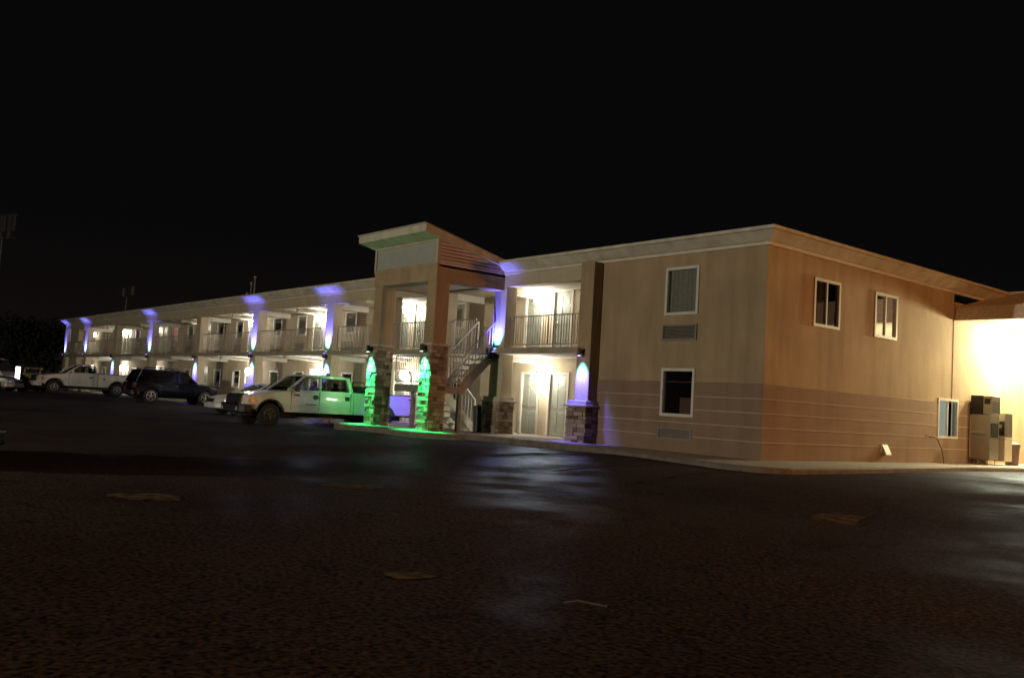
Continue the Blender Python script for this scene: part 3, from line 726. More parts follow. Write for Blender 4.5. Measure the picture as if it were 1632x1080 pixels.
specs = [(-5.85, -.48, 2.56, 'blue spotlight shining down the pier right of the doors', (0,)),
         (-10.3, -.12, 2.50, 'blue spotlight shining up the column beside the staircase', (1,)),
         (-21.9, -.12, 2.50, 'blue spotlight shining up and down the column behind the white crew-cab pickup cab', (0, 1)),
         (-29.6, -.12, 2.54, 'blue spotlight shining up and down the column left of the brightest balcony lamp', (0, 1)),
         (-37.2, -.12, 2.50, 'blue spotlight shining only down the column above the dark SUV hood', (0,)),
         (-45.3, -.12, 2.56, 'blue spotlight shining only up the column above the dark SUV tailgate', (1,)),
         (-52.8, -.12, 2.56, 'blue spotlight shining only down the column above the far pickup bed', (0,)),
         (-60.1, -.12, 2.62, 'blue spotlight shining up the second column from the far end', (1,)),
         (-66.0, -.14, 2.62, 'blue spotlight shining up the column at the far end', (1,))]
for x, y, z, lb, ups in specs:
    column_light(x, y, z, lb, M['lens_blue'], ups, PUR, CORE, 950, 200, gname)
column_light(-14.0, -.12, 2.5, 'blue spotlight under the balcony behind the left tower post', M['lens_blue'], (0,), PUR, CORE, 800, 10, gname, aim=50)
for x, lb in ((-13.62, 'green spotlight on the left stone post of the stair tower'), (-10.4, 'green spotlight on the right stone post of the stair tower')):
    column_light(x, -2.82, 2.52, lb, M['lens_green'], (0,), GRN, GCORE, 2600, 420, 'green spotlights on the tower posts', added_spots=[('up', 22, 75, (PI+R_(14), 0, 0), (0, -.3, .14))]+([('side', 340, 60, tuple(Vector((-2.9, 1.3, -1.2)).to_track_quat('-Z', 'Y').to_euler()), (-.3, .0, -.12))] if x < -12 else []))

# canopy ceiling lamps; the one beyond the bin is added out of view
for x, y, lb in ((.62, 15.8, 'unseen ceiling lamp added beyond the bin to whiten the canopy wall'), (.62, 12.9, 'square ceiling lamp of the canopy nearest the ice machine'), (4.2, 11.6, 'square ceiling lamp in the middle of the canopy'), (4.2, 15.4, 'square ceiling lamp at the back of the canopy'), (7.2, 11.6, 'square ceiling lamp at the outer end of the canopy')):
    o = tag(empty('ceiling_lamp', (x, y, 4.33)), lb, 'ceiling lamp', 'lamps in the canopy ceiling')
    MB().box(-.22, .22, -.22, .22, -.07, 0).build('lamp_housing', M['trim'], o, bevel=.01)
    MB().box(-.18, .18, -.18, .18, -.078, -.071).build('diffuser', M['soffit_lamp'], o)
    L = lamp_data('canopy', 'POINT', (1, .88, .50), 2000 if x < 2 else 260, .15); lo = bpy.data.objects.new('bulb_light', L); col.objects.link(lo); lo.parent = o; lo.location = (0, 0, -.35)

# two street lamps that light the lot, both outside the picture
def street_lamp(x, y, h, label, color, watts, rz=0):
    o = tag(empty('street_lamp', (x, y, gz(x, y)), rz), label, 'street lamp', 'street lamps of the car park')
    MB().lathe([(.2, 0), (.2, .5), (.11, .52), (.07, h)], (0, 0, 0), 'z', 12).build('pole', M['pole'], o)
    MB().bar((0, 0, h-.1), (1.2, 0, h+.1), .08).build('arm', M['pole'], o)
    MB().box(1.0, 1.7, -.16, .16, h+.02, h+.2).build('lamp_head', M['dark'], o, bevel=.02)
    MB().box(1.08, 1.62, -.12, .12, h+.0, h+.018).build('lens', M['sodium'], o)
    L = lamp_data('street', 'POINT', color, watts, .25); lo = bpy.data.objects.new('bulb_light', L); col.objects.link(lo); lo.parent = o; lo.location = (1.35, 0, h-.3)
street_lamp(30, 2.4, 6.5, 'sodium street lamp right of the canopy', (1, .42, .14), 9500, PI)
street_lamp(-8, -46, 6, 'pale street lamp across the car park', (1, .90, .70), 20500, PI/2)

# ------------------------------------------------------------------ vehicles. local axes: +x forward, +y left, z up, origin on the ground midway between the axles
def body(name, outline, W, mt, parent, cutx=(), cutz=(), cuty=(), warp=None, bevel=.02):
    bm = bmesh.new(); vs = [bm.verts.new((x, -W, z)) for x, z in outline]
    f = bm.faces.new(vs); r = bmesh.ops.extrude_face_region(bm, geom=[f])
    for v in [g for g in r['geom'] if isinstance(g, bmesh.types.BMVert)]: v.co.y = W
    bmesh.ops.recalc_face_normals(bm, faces=bm.faces)
    bmesh.ops.triangulate(bm, faces=[f for f in bm.faces if len(f.verts) > 4])
    for axis, cuts in ((0, cutx), (2, cutz), (1, cuty)):
        for c in cuts:
            co = [0, 0, 0]; no = [0, 0, 0]; co[axis] = c; no[axis] = 1
            bmesh.ops.bisect_plane(bm, geom=bm.verts[:]+bm.edges[:]+bm.faces[:], plane_co=co, plane_no=no)
    if warp:
        for v in bm.verts: v.co = Vector(warp(v.co.x, v.co.y/W, v.co.z))
    bmesh.ops.dissolve_limit(bm, angle_limit=R_(1), verts=bm.verts, edges=bm.edges) if False else None
    me = bpy.data.meshes.new(name); bm.to_mesh(me); bm.free(); me.materials.append(mt)
    o = bpy.data.objects.new(name, me); col.objects.link(o); o.parent = parent
    for p in me.polygons: p.use_smooth = True
    b = o.modifiers.new('bevel', 'BEVEL'); b.width = bevel; b.segments = 2; b.limit_method = 'ANGLE'; b.angle_limit = R_(38)
    me.set_sharp_from_angle(angle=R_(38))
    return o
def wheel(parent, x, y, r, w, rim, spokes=5, rr=.62):
    s = 1 if y > 0 else -1
    t = MB().lathe([(r*rr, -w/2), (r*.9, -w/2), (r*.985, -w*.38), (r, -w*.2), (r, w*.2), (r*.985, w*.38), (r*.9, w/2), (r*rr, w/2)], (x, y, r), 'y', 30).build('wheel', M['tyre'], parent, smooth=False)
    q = MB(); R1 = r*rr; yo = y+s*w*.36
    q.lathe([(R1, -.0), (R1, s*.05), (R1*.88, s*.055), (R1*.84, -s*.03)], (x, yo, r), 'y', 30)
    q.lathe([(R1*.2, 0), (R1*.2, s*.045), (R1*.1, s*.055)], (x, yo, r), 'y', 12)
    for i in range(spokes):
        a = 2*PI*i/spokes+.3; q.bar((x+cs(a)*R1*.12, yo+s*.02, r+sn(a)*R1*.12), (x+cs(a)*R1*.9, yo+s*.03, r+sn(a)*R1*.9), R1*.26 if spokes < 7 else R1*.16, .03)
    q.build('rim', rim, t)
    return t
def arch(xc, r, zb, n=10, rev=False):
    a0 = math.acos(max(-1, min(1, -(zb-r*.0)/1e9))) if False else None
    pts = []
    base = math.asin(max(-1, min(1, (zb-ARZ)/r)))
    for i in range(n+1):
        a = base+(PI-2*base)*i/n; pts.append((xc+r*cs(a), ARZ+r*sn(a)))
    return pts   # from front (+x) to rear (-x)
ARZ = .4

def pickup(loc, rz, label, paint, crew, wb, cabrear, L_rear, dark_bumper, roofz=1.9, extras=True, rimmat='rim', grp=None):
    global ARZ
    o = tag(empty('pickup_truck', loc, rz), label, 'pickup truck', grp)
    xf, xr = wb/2, -wb/2; r = .40; ARZ = .42; ar = .50; W = .96; zb = .52
    nose = xf+.98; cowl = xf-.62; tail = xr-L_rear
    hood0, hood1 = 1.16, 1.27
    # cab lower + hood + fenders
    ol = [(nose-.02, .62), (nose, .8), (nose-.02, 1.0), (nose-.12, hood0-.07), (xf+.45, hood0-.01), (xf-.1, hood0+.05), (cowl, hood1), (cowl-.25, 1.30), (cabrear, 1.32), (cabrear, zb)]
    ol += [(xf-ar*1.02, zb)] + arch(xf, ar, zb)[::-1] + [(xf+ar*1.05, zb+.04)]
    def warp(x, y, z):
        w = W*(1-.035*max(0, (z-.95)/.35)-.03*max(0, (.7-z)/.3))
        f = smooth(xf+.35, nose+.05, x)
        w *= 1-.10*f
        if z > 1.1: z = z-.05*abs(y)**3*(1 if x > cowl else .3)
        x2 = x-.16*f*abs(y)**2.5
        return (x2, y*w, z)
    body('cab_body', ol, 1, M[paint], o, cutx=[xf+.5, xf, cowl, cowl-.8, (cowl+cabrear)/2-.4], cutz=[.7, .95, 1.1], cuty=[-.9, -.6, -.2, .2, .6, .9], warp=warp, bevel=.025)
    # door seams, crease
    fronthinge = cowl-.02
    seams = MB(); doors_x = [fronthinge-.12]
    if crew: doors_x += [fronthinge-1.22, cabrear+.12]
    else: doors_x += [cabrear+.22]
    for s in (1, -1):
        for xx in doors_x: seams.box(xx-.008, xx+.008, min(s*.90, s*.9605), max(s*.90, s*.9615), zb+.08, 1.27)
    seams.build('door_seam', M['black_plastic'], o)
    for s in (1, -1):
        for k, xx in enumerate(doors_x[1:]):
            MB().box(xx+.06, xx+.24, min(s*.93, s*.975), max(s*.93, s*.975), 1.02, 1.17 if crew else 1.09).build('door_handle', M['black_plastic'], o, bevel=.01)
        MB().box(cabrear+.03, xf-.6, min(s*.94, s*.972), max(s*.94, s*.972), .74, .79).build('side_moulding', M[paint], o, bevel=.01)
    # bed
    br = cabrear-.035
    ol = [(br, zb), (br, 1.33), (tail+.02, 1.33), (tail, 1.25), (tail, .62), (tail+.05, zb+.04), (xr-ar*1.05, zb+.04)]+arch(xr, ar, zb)[::-1]+[(xr+ar*1.02, zb)]
    ol = ol[::-1]
    body('cargo_bed', ol, 1, M[paint], o, cutz=[.7, .95, 1.15], cuty=[-.8, .8], warp=lambda x, y, z: (x, y*W*(1-.03*max(0, (.7-z)/.3)-.015*max(0, (z-1.1)/.2)), z-(.0 if abs(y) > .85 else (.38 if z > 1.3 and tail+.06 < x < br-.06 else 0))))
    MB().box(tail+.02, br, .86, .965, 1.325, 1.36).box(tail+.02, br, -.965, -.86, 1.325, 1.36).box(tail, tail+.06, -.86, .86, 1.325, 1.36).build('bed_rail', M['black_plastic'], o, bevel=.01)
    # greenhouse: open frame, pillars, roof, glass
    A0 = Vector((cowl-.02, .86, 1.28)); A1 = Vector((cowl-.78, .70, roofz-.07)); C0 = Vector((cabrear+.04, .86, 1.3)); C1 = Vector((cabrear+.16, .70, roofz-.08))
    def mir(v): return Vector((v.x, -v.y, v.z))
    body('cab_roof', [(A1.x+.06, roofz-.09), (A1.x, roofz-.03), (A1.x-.4, roofz), (C1.x+.2, roofz-.005), (C1.x-.03, roofz-.05), (C1.x-.03, roofz-.10)], 1, M[paint], o, cuty=[-.8, -.4, 0, .4, .8], warp=lambda x, y, z: (x, y*.74, z-.035*abs(y)**3), bevel=.02)
    q = MB()
    for s in (0, 1):
        f = mir if s else (lambda v: v)
        q.bar(f(A0), f(A1)+Vector((.02, 0, 0)), .075, .075); q.bar(f(C0), f(C1), .06, .16)
        if crew:
            bx = fronthinge-1.26; q.bar(f(Vector((bx, .86, 1.29))), f(Vector((bx-.06, .70, roofz-.08))), .05, .13)
            q.bar(f(Vector((cabrear+.12, .865, 1.29))), f(Vector((cabrear+.22, .70, roofz-.08))), .05, .2)
        q.bar(f(Vector((A0.x, .865, 1.30))), f(Vector((C0.x, .865, 1.31))), .06, .05)
    q.box(C0.x-.03, C0.x+.03, -.86, .86, 1.27, 1.36)
    q.build('pillars', M[paint], o, bevel=.01)
    MB().quad(A0+Vector((.01, -.02, -.01)), A1, mir(A1), mir(A0)+Vector((.01, .02, -.01))).build('windshield', M['carglass'], o)
    MB().quad(C0, C1, mir(C1), mir(C0)).build('rear_window', M['carglass'], o)
    for s in (0, 1):
        f = mir if s else (lambda v: v)
        i = Vector((0, -.012, 0))
        segs = [(0, 1)]
        MB().quad(*[f(v+i) for v in (A0, A1, C1, C0)]).build('side_window', M['carglass'], o)
    # interior: dash, seats
    q = MB(); q.box(cowl-.75, cowl-.15, -.8, .8, 1.0, 1.3)
    rows_ = [cowl-1.75]+([cowl-2.65] if crew else [])
    for sx_ in rows_:
        for yy in (-.4, .4):
            q.box(sx_, sx_+.16, yy-.24, yy+.24, 1.05, 1.48); q.box(sx_+.0, sx_+.12, yy-.12, yy+.12, 1.48, 1.68)
    q.build('seats', M['interior'], o, bevel=.04)
    MB().lathe([(.17, 0), (.19, .012), (.17, .024)], (cowl-.95, .42, 1.22), 'x', 16).build('steering_wheel', M['black_plastic'], o)
    # front: grille, headlamps, bumper
    bp = 'black_plastic' if dark_bumper else 'chrome'
    MB().prism([(nose-.12, .72), (nose+.015, .72), (nose+.01, .98), (nose-.06, 1.08), (nose-.14, 1.08)], 'y', -.58, .58).build('grille', M['black_plastic'], o, bevel=.015)
    g = MB()
    for k in range(3): g.box(nose+.0, nose+.028, -.53, .53, .78+k*.08, .80+k*.08)
    g.build('grille_bar', M['dark'], o)
    for s in (1, -1):
        MB().hexa([(nose-.02, s*.54, .80), (nose-.22, s*.87, .80), (nose-.32, s*.87, .80), (nose-.2, s*.54, .80), (nose-.05, s*.54, 1.02), (nose-.24, s*.86, 1.02), (nose-.32, s*.86, 1.02), (nose-.2, s*.54, 1.02)]).build('headlight', M['lamp_warm'], o, bevel=.015)
        MB().hexa([(nose-.225, s*.80, .80), (nose-.24, s*.90, .80), (nose-.50, s*.94, .80), (nose-.4, s*.80, .80), (nose-.235, s*.80, 1.02), (nose-.25, s*.885, 1.02), (nose-.50, s*.925, 1.02), (nose-.4, s*.80, 1.02)]).build('turn_signal', M['amber'], o, bevel=.01)
        # mirror
        MB().box(cowl-.36, cowl-.24, min(s*.99, s*1.17), max(s*.99, s*1.17), 1.26, 1.50).bar((cowl-.3, s*.86, 1.30), (cowl-.3, s*1.02, 1.34), .05).build('mirror', M['black_plastic'] if paint != 'dirty_white' else M['white_paint'], o, bevel=.02)
    q = MB(); 
    q.prism([(nose-.05, -.95), (nose+.10, -.80), (nose+.15, 0), (nose+.10, .80), (nose-.05, .95), (nose-.30, .97), (nose-.30, -.97)], 'z', .44, .70)
    q.build('front_bumper', M['black_plastic' if dark_bumper else 'dirty_white'], o, bevel=.03)
    if dark_bumper: MB().prism([(nose-.05, -.955), (nose+.105, -.805), (nose+.155, 0), (nose+.105, .805), (nose-.05, .955), (nose-.30, .975), (nose-.30, -.975)], 'z', .703, .735).build('bumper_trim', M['chrome'], o)
    for s in (1, -1): MB().lathe([(.07, 0), (.07, .03), (.05, .04)], (nose+.09, s*.62, .56), 'x', 14).build('fog_lamp', M['lampglass'], o)
    MB().box(tail-.12, tail, -.92, .92, .5, .68).build('rear_bumper', M['chrome'], o, bevel=.02)
    for s in (1, -1): MB().box(tail-.012, tail+.10, min(s*.86, s*.955), max(s*.86, s*.955), .85, 1.22).build('tail_light', M['red_lens'], o, bevel=.01)
    # underside
    MB().box(tail+.2, nose-.3, -.55, .55, .34, .54).lathe([(.2, -.72), (.2, .72)], (xr, 0, .42), 'y', 10).build('chassis', M['interior'], o)
    for x in (xf, xr):
        for s in (1, -1):
            MB().box(x-.52, x+.52, min(s*.55, s*.60), max(s*.55, s*.60), .5, .98).build('wheel_well', M['interior'], o)
            wheel(o, x, s*.82, .40, .26, M[rimmat], 6 if rimmat != 'rim' else 5, .55)
            q = MB(); pts = [(x+cs(a)*.515, ARZ+sn(a)*.515) for a in [R_(8+164*i/12) for i in range(13)]]
            for (ax_, az), (bx_, bz) in zip(pts, pts[1:]): q.bar((ax_, s*.945, az), (bx_, s*.945, bz), .05 if True else 0, .045)
            q.build('fender_lip', M['black_plastic'] if dark_bumper or paint == 'dirty_white' else M[paint], o)
    return o

# white crew-cab pickup backed up to the motel
xleft = -16.9
t1 = pickup((xleft-.96, -2.38, -.315), -PI/2, 'white crew-cab pickup with dark bumper and amber corner lamps, left of the green posts', 'white_paint', True, 4.56, -.98, 1.2, True, roofz=1.92, rimmat='rim_dark', grp='pickup trucks backed up to the motel')
# emblem on the driver's door, fender badge, light bar and bed load
MB().prism([(.58+a_, b_) for a_, b_ in ((-.02, .98), (.13, 1.05), (.05, 1.06), (.20, 1.13), (.02, 1.08), (-.12, 1.09), (-.18, 1.03), (-.05, 1.03))], 'y', .955, .967).build('door_emblem', mat('emblem_green', (.03, .12, .06), .5), t1)
MB().box(1.22, 1.42, .955, .97, 1.1, 1.17).build('fender_badge', M['chrome'], t1, bevel=.01)
MB().box(.55, .95, .955, .966, .80, .83).build('fender_badge', M['black_plastic'], t1)
MB().lathe([(.09, 0), (.09, .04), (.06, .09), (.02, .1)], (-.35, 0, 1.91), 'z', 14).build('roof_beacon', M['dark'], t1)
q = tag(MB().box(-.3, .3, -.6, .6, 0, .22).tube([(-.1, -.55, .2), (-.1, -.4, .38), (-.1, .4, .38), (-.1, .55, .2)], .02).build('tool_box', M['black_metal'], None, bevel=.02), 'black tool box with a hoop handle in the bed of the crew-cab pickup', 'tool box')
q.location = (xleft-.96, -.80, 1.05); q.rotation_euler = (0, 0, -PI/2)
# white regular-cab pickup at the far end
t2 = pickup((-46.96, -3.28, -.06), -PI/2, 'dusty white single-cab pickup with long bed, farthest pickup to the left', 'dirty_white', False, 3.56, -.60, 1.1, False, roofz=1.86, rimmat='rim', grp='pickup trucks backed up to the motel')
MB().box(-1.02, -.92, .962, .968, .98, 1.08).build('fuel_cap', M['dark'], t2)

def car(loc, rz, label, cat, paint, kind, wb, name='parked_car', grp=None, rimm='rim'):
    global ARZ
    o = tag(empty(name, loc, rz), label, cat, grp)
    suv = kind == 'suv'; xf, xr = wb/2, -wb/2; r = .37 if suv else .32; ARZ = r; ar = r+.07; zb = .36 if suv else .24
    W = .93 if suv else .88; nose = xf+.86; tail = xr-(.92 if suv else .95)
    belt = 1.10 if suv else .92; H = 1.76 if suv else 1.42; hd = belt-.06 if suv else belt-.12
    cowl = xf-.42 if suv else xf-.55
    if suv: top = [(nose, .5), (nose, .82), (nose-.10, hd-.05), (nose-.5, hd+.03), (cowl, belt+.02), (cowl-.3, belt+.05), (tail+.1, belt+.06), (tail+.01, belt-.1), (tail, .5)]
    else: top = [(nose, .35), (nose+.02, .55), (nose-.06, hd-.1), (nose-.5, hd+.02), (cowl, belt), (xr-.1, belt+.03), (tail+.12, belt), (tail, belt-.12), (tail, .38)]
    ol = top[::1]+[(tail+.06, zb), (xr-ar*1.02, zb)]+arch(xr, ar, zb)[::-1]+[(xf-ar*1.02, zb)]+arch(xf, ar, zb)[::-1]+[(nose-.08, zb)]
    def warp(x, y, z):
        w = W*(1-.07*max(0, (z-.75)/.4)-.05*max(0, (.6-z)/.35)); f = smooth(xf+.1, nose, x); g = smooth(xr-.1, tail, x) if False else smooth(-(xr-.2), -tail, -x)
        w *= 1-.12*f-.08*g
        if z > hd-.1: z -= .06*abs(y)**3
        return (x-.22*f*abs(y)**2.4+.14*g*abs(y)**2.4, y*w, z)
    body('body', ol, 1, M[paint], o, cutx=[xf+.4, xf, .4, -.6, xr, xr-.4], cutz=[.5, .7, .88], cuty=[-.92, -.7, -.3, .3, .7, .92], warp=warp, bevel=.03)
    # cabin of dark glass under a painted roof with pillars
    if suv: gl = [(cowl-.02, belt), (cowl-.72, H-.06), (tail+.42, H-.07), (tail+.10, belt)]; rf = [(cowl-.66, H-.09), (cowl-.95, H-.01), (tail+.7, H), (tail+.32, H-.05), (tail+.36, H-.11)]
    else: gl = [(cowl+.0, belt-.02), (cowl-.85, H-.05), (xr+.45, H-.06), (xr-.35, belt)]; rf = [(cowl-.78, H-.07), (cowl-1.1, H), (xr+.8, H-.005), (xr+.35, H-.07)]
    tw = .76
    def gw(x, y, z): return (x, y*(W*.94-(W*.94-W*tw)*max(0, (z-belt)/(H-belt))), z)
    body('cabin_glass', gl, 1, M['tint'], o, cutz=[belt+.3], cuty=[-.6, 0, .6], warp=gw, bevel=.03)
    body('roof_panel', rf, 1, M[paint], o, cuty=[-.8, 0, .8], warp=lambda x, y, z: (x, y*W*(tw+.035), z-.03*abs(y)**3), bevel=.02)
    q = MB()
    px = [(gl[0][0]-.03, gl[1][0]), (-.1 if suv else -.15, -.12), (gl[3][0]+.05, gl[2][0]+.02)]+([(xr+.25, xr+.2)] if suv else [])
    for s in (1, -1):
        for a, b in px: q.bar((a, s*(W*.94+.004), belt), (b, s*(W*tw+.01), H-.07), .03, .07)
    q.build('pillars', M[paint], o)
    sm = MB()
    for s in (1, -1):
        for xx in (cowl-.15, -.08, xr+.45): sm.box(xx-.006, xx+.006, min(s*.8, s*(W+.001)), max(s*.8, s*(W+.001)), zb+.1, belt-.15)
        for xx in (-.02+.0, xr+.55): MB().box(xx-.22, xx-.04, min(s*.8, s*(W+.02)), max(s*.8, s*(W+.02)), belt-.20, belt-.165).build('door_handle', M[paint] if not suv else M['chrome'], o, bevel=.008)
        MB().box(cowl-.42, cowl-.28, min(s*.9, s*1.08), max(s*.9, s*1.08), belt+.04, belt+.2).build('mirror', M[paint], o, bevel=.03)
        MB().hexa([(nose-.05, s*.42, hd-.26), (nose-.30, s*.80, hd-.24), (nose-.45, s*.78, hd-.24), (nose-.2, s*.42, hd-.24), (nose-.10, s*.42, hd-.12), (nose-.33, s*.78, hd-.11), (nose-.48, s*.76, hd-.11), (nose-.25, s*.42, hd-.12)]).build('headlight', M['lampglass'], o, bevel=.015)
        MB().box(tail+.01, tail+.2, min(s*.6, s*.835), max(s*.6, s*.835), belt-.36, belt-.06).build('tail_light', M['red_lens'], o, bevel=.02)
    sm.build('door_seam', M['dark'], o)
    MB().box(nose-.08, nose+.012, -.36, .36, hd-.30, hd-.14).build('grille', M['black_plastic'], o, bevel=.01)
    MB().prism([(nose-.25, -.86), (nose+.02, -.6), (nose+.06, 0), (nose+.02, .6), (nose-.25, .86), (nose-.5, .86), (nose-.5, -.86)], 'z', zb+.02, zb+.24).build('front_bumper', M[paint] if not suv else M['black_plastic'], o, bevel=.04)
    MB().prism([(tail+.3, -.88), (tail-.02, -.68), (tail-.06, 0), (tail-.02, .68), (tail+.3, .88), (tail+.5, .86), (tail+.5, -.86)], 'z', zb+.03, zb+.28).build('rear_bumper', M[paint] if not suv else M['black_plastic'], o, bevel=.04)
    if suv:
        q = MB()
        for s in (1, -1): q.tube([(cowl-1.0, s*.62, H-.01), (cowl-1.1, s*.62, H+.06), (tail+.65, s*.62, H+.06), (tail+.55, s*.62, H-.02)], .018)
        q.build('roof_rails', M['dark'], o)
    MB().box(tail+.25, nose-.35, -.6, .6, zb-.06, zb+.1).build('underbody', M['interior'], o)
    for x in (xf, xr):
        for s in (1, -1):
            MB().box(x-ar-.02, x+ar+.02, min(s*.5, s*.55), max(s*.5, s*.55), zb, r+ar).build('wheel_well', M['interior'], o)
            wheel(o, x, s*(W-.13), r, .22, M[rimm], 5, .64)
    return o
car((-34.2-.93, -1.8, -.105), PI/2, 'dark navy SUV parked nose-in between the two white pickups', 'SUV', 'navy', 'suv', 2.8, 'parked_suv')
car((-25.25, -1.4, -.215), -PI/2, 'white car parked nose-out, mostly hidden behind the crew-cab pickup', 'car', 'white_paint', 'sedan', 2.7)
nd = Vector((.631, .776, 0)); cpos = Vector((-.62, -15.75, -.3))-nd*(1.35+.86+.40)
car(tuple(cpos), math.atan2(.776, .631), 'dark car with only its chrome nose at the left edge', 'car', 'navy', 'sedan', 2.7)
car((-47.3, -8.7, gz(-47.3, -8.7)), math.atan2(.776, .631), 'low silver car with its hood in front of the white tube lamp', 'car', 'silver', 'sedan', 2.7)

# white van at the far left
v = tag(empty('white_van', (-59.3, -7.0, -.06), math.atan2(.776, .631)), 'pale box van parked beyond the silver car at the left edge', 'van')
body('body', [(2.4, .45), (2.45, .9), (2.1, 1.15), (1.55, 1.95), (1.2, 2.1), (-2.4, 2.15), (-2.5, .45)], 1, M['silver'], v, cutz=[.9, 1.4], cuty=[-.8, .8], warp=lambda x, y, z: (x, y*(.98-.12*max(0, (z-1.2))), z), bevel=.05)
MB().box(-2.0, 1.2, .985, .995, .95, 1.2).box(-2.0, 1.2, -.995, -.985, .95, 1.2).build('side_stripe', mat('van_stripe', (.10, .03, .02), .5), v)
MB().hexa([(2.14, -.85, 1.18), (2.14, .85, 1.18), (1.6, .78, 1.92), (1.6, -.78, 1.92), (2.17, -.85, 1.19), (2.17, .85, 1.19), (1.63, .78, 1.93), (1.63, -.78, 1.93)]).build('windshield', M['tint'], v)
for x in (1.5, -1.5):
    for s in (1, -1): wheel(v, x, s*.86, .36, .24, M['rim'])
# lit white tube
o = tag(empty('tube_lamp', (-54.2, -5.5, -.06)), 'bright upright white tube lamp beside the far pickup nose', 'lamp')
MB().lathe([(.05, 0), (.03, .05), (.03, .45)], (0, 0, 0), 'z', 10).build('stand', M['pole'], o)
MB().box(-.12, .12, -.12, .12, .45, 1.52).build('light_tube', M['whitelamp'], o, bevel=.02)
# orange / olive compact loader
o = tag(empty('compact_loader', (-50.6, -5.3, -.06), R_(150)), 'small orange and olive compact loader in front of the far pickup nose', 'loader')
MB().prism([(-.9, .35), (.55, .35), (.7, .6), (.45, .95), (-.2, 1.0), (-.35, .75), (-.9, .75)], 'y', -.42, .42).build('body', M['orange'], o, bevel=.03)
MB().prism([(-.9, .76), (-.36, .76), (-.3, 1.12), (-.8, 1.15)], 'y', -.38, .38).build('engine_cover', M['olive'], o, bevel=.03)
q = MB()
for s in (1, -1): q.bar((-.25, s*.45, .8), (-.2, s*.45, 1.45), .05); q.bar((-.2, s*.45, 1.45), (.35, s*.45, 1.4), .05)
q.bar((-.2, -.45, 1.45), (-.2, .45, 1.45), .05); q.build('roll_frame', M['olive'], o)
MB().prism([(.9, .1), (1.35, .08), (1.3, .14), (1.0, .2), (1.02, .55), (.9, .55)], 'y', -.6, .6).build('bucket', M['orange'], o)
q = MB()
for s in (1, -1): q.bar((-.5, s*.5, .95), (.95, s*.5, .35), .07, .12)
q.build('lift_arms', M['orange'], o)
for x in (-.5, .35):
    for s in (1, -1): wheel(o, x, s*.55, .27, .2, M['rim_dark'])

# ------------------------------------------------------------------ small things
def bin_(loc, label, mt, h=.85, r=.28):
    o = tag(empty('trash_bin', loc), label, 'trash bin', 'bins on the sidewalk')
    MB().lathe([(r*.82, 0), (r*.85, .02), (r, h), (r*1.04, h), (r*1.04, h-.05)], (0, 0, 0), 'z', 20).build('body', mt, o)
    MB().lathe([(r*1.06, h), (r*1.06, h+.05), (r*.7, h+.1), (.02, h+.12)], (0, 0, 0), 'z', 20).build('lid', mt, o)
    return o
bin_((-10.95, -.02, -.014), 'dark green bin with a domed lid beside the foot of the staircase', M['bin'], .78, .24)
bin_((.60, 12.5, -.014), 'brown bin at the right edge beside the ice machines', mat('brown_bin', (.12, .07, .05), .5), .62, .22)

o = tag(empty('ice_machine', (.36, 11.08, -.015)), 'tall stainless ice machine with a black head standing on short legs against the wall', 'ice machine')
MB().box(-.42, .42, -.5, .45, .16, 1.53).build('bin', M['stainless'], o, bevel=.012)
MB().box(-.445, -.40, -.52, -.49, .2, 1.5).build('edge_trim', M['trim'], o)
MB().box(-.40, .24, -.508, -.4985, .90, .915).build('door_gap', M['black_metal'], o)
MB().box(-.44, .10, -.47, .43, 1.535, 2.12).build('head', M['black_metal'], o, bevel=.01)
MB().box(.102, .46, -.46, .43, 1.55, 2.11).build('head_panel', M['stainless'], o, bevel=.01)
for x in (-.36, .3):
    for y in (-.4, .36): MB().lathe([(.03, 0), (.018, .03), (.018, .16)], (x, y, 0), 'z', 8).build('leg', M['black_metal'], o)
q = MB()
for k in range(9): q.box(-.40, .06, -.478, -.4705, 1.60+k*.052, 1.625+k*.052)
q.build('vent_louvre', M['bin'], o)
MB().box(.15, .40, -.472, -.4605, 1.86, 2.03).build('control_panel', M['black_metal'], o)
MB().box(-.36, .2, -.53, -.5, .98, 1.02).build('bin_handle', M['trim'], o, bevel=.008)
q = MB()
for k in range(7): q.box(.4605, .466, -.40, .36, 1.62+k*.05, 1.64+k*.05)
q.build('side_louvre', M['black_metal'], o)
MB().tube([(-.40, -.45, .3), (-.46, -.46, .3), (-.46, -.46, .02)], .015).build('drain_pipe', M['pole'], o)
MB().box(.425, .45, -.42, .3, .85, 1.28).build('door_handle', M['black_metal'], o)
for ch in o.children: ch.scale = (.70, .68, 1)
o = tag(empty('ice_dispenser', (.42, 11.85, -.015)), 'cream ice dispenser with a dark dispensing recess, just right of the stainless ice machine', 'ice dispenser')
MB().box(-.55, .42, -.32, .35, .12, .83).build('base', M['vend'], o, bevel=.01)
MB().box(-.55, .42, -.32, .35, .87, 1.62).build('upper_cabinet', M['stainless'], o, bevel=.01)
MB().box(.08, .39, -.332, -.321, .93, 1.36).build('dispensing_recess', M['black_metal'], o)
MB().box(.15, .3, -.36, -.333, 1.15, 1.25).build('spout', M['stainless'], o)
MB().box(-.55, .44, -.36, .35, .832, .868).build('tray', M['trim'], o)

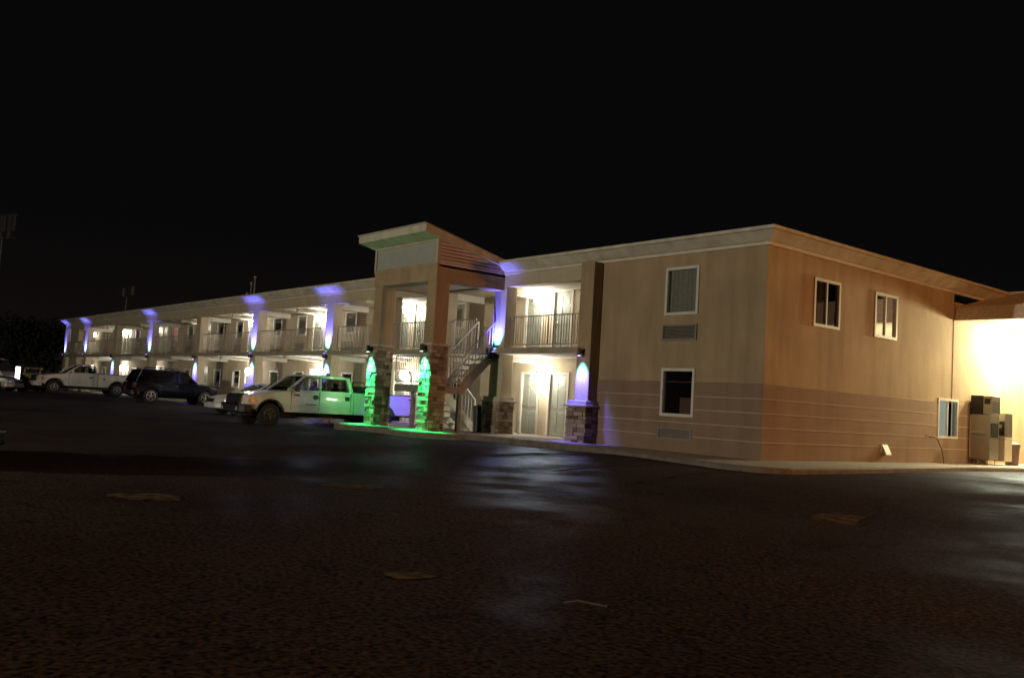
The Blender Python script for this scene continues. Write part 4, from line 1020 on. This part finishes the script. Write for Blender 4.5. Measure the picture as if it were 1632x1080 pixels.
for ch in o.children: ch.scale = (.78, .8, 1)
mbh = MB().tube([(.14, 8.0, .73), (.16, 8.2, .76), (.15, 8.45, .68), (.13, 8.75, .42), (.12, 8.9, .15), (.13, 8.92, .0), (.16, 8.85, -.0)], .016)
tag(mbh.build('garden_hose', M['hose'], smooth=True), 'thin brown hose hanging from the wall tap', 'hose')
tag(MB().tube([(8.66, -14.27, gz(8.6, -14.3)+.012), (8.72, -14.2, gz(8.7, -14.2)+.03), (8.86, -14.08, gz(8.8, -14)+.012)], .006, 6).build('litter', M['litter']), 'pinkish crumpled straw lying on the dark asphalt', 'litter')

# floodlight pair behind the roof
o = tag(empty('floodlight_pole', (-99.8, 14, -.1)), 'thin pole with two unlit floodlights rising behind the roof at the far end', 'light pole')
MB().lathe([(.14, 0), (.08, 11.0)], (0, 0, 0), 'z', 10).build('pole', M['pole'], o); MB().bar((-2.0, 0, 11.0), (2.0, 0, 11.0), .08).build('crossarm', M['pole'], o)
for s in (-1, 1): MB().box(s*1.7-.8, s*1.7+.8, -.25, .1, 11.05, 12.1).build('floodlight', M['pole'], o, bevel=.03)
# tall pole sign at far left
o = tag(empty('pole_sign', (-94, -.6, -.1), R_(20)), 'tall unlit pole sign with narrow upright panels at the left edge', 'sign')
MB().lathe([(.16, 0), (.1, 15.2)], (0, 0, 0), 'z', 10).build('pole', M['pole'], o)
q = MB(); q.box(-2.6, 2.2, -.12, .12, 17.4, 17.55); q.box(-2.6, 2.2, -.12, .12, 15.0, 15.12); q.build('frame', M['pole'], o)
for k, w in enumerate((.6, .25, .5, .2, .35, .25)):
    x = -2.5+k*.85; MB().box(x, x+w, -.1, .1, 15.13+.6*(k % 2), 17.39).build('panel', M['pole'], o)

# trees beyond the far end
def tree(loc, h, cr_, label, seed):
    rnd = random.Random(seed); o = tag(empty('tree', loc), label, 'tree', 'dark trees beyond the far end')
    q = MB(); q.tube([(0, 0, 0), (.1, .05, h*.3), (-.05, .1, h*.6), (0, 0, h*.85)], [.22, .17, .11, .04], 8)
    for i in range(7):
        a = rnd.uniform(0, 6.28); z = h*rnd.uniform(.3, .6); q.tube([(0, 0, z), (cs(a)*cr_*.4, sn(a)*cr_*.4, z+h*.12), (cs(a)*cr_*.75, sn(a)*cr_*.75, z+h*.2)], [.09, .05, .02], 6)
    q.build('trunk', M['bark'], o)
    q = MB(); cl = [(rnd.uniform(-1, 1)*cr_*.7, rnd.uniform(-1, 1)*cr_*.7, h*rnd.uniform(.42, .92), rnd.uniform(.25, .5)*cr_) for _ in range(16)]
    for cx, cy, cz, r in cl:
        for _ in range(110):
            d = Vector((rnd.gauss(0, 1), rnd.gauss(0, 1), rnd.gauss(0, .8))).normalized()*r*rnd.uniform(.5, 1.1); c = Vector((cx, cy, cz))+d
            u = Vector((rnd.uniform(-1, 1), rnd.uniform(-1, 1), rnd.uniform(-1, 1))).normalized()*.22; w = u.orthogonal().normalized()*.13
            q.quad(c-u, c-w, c+u, c+w)
    q.build('crown', M['leaf'], o)
for i, (x, y, h, r, lb) in enumerate([(-76, -1, 4.6, 2.4, 'lowest dark tree just left of the motel end'), (-84, 1.0, 6.3, 3.2, 'broad dark tree in the middle of the far tree row'), (-92, -3.0, 5.6, 2.8, 'dark tree behind the upright tube lamp'), (-101, .5, 7.0, 3.6, 'tallest dark tree at the left edge')]):
    tree((x, y, -.1), h, r, lb, i+3)
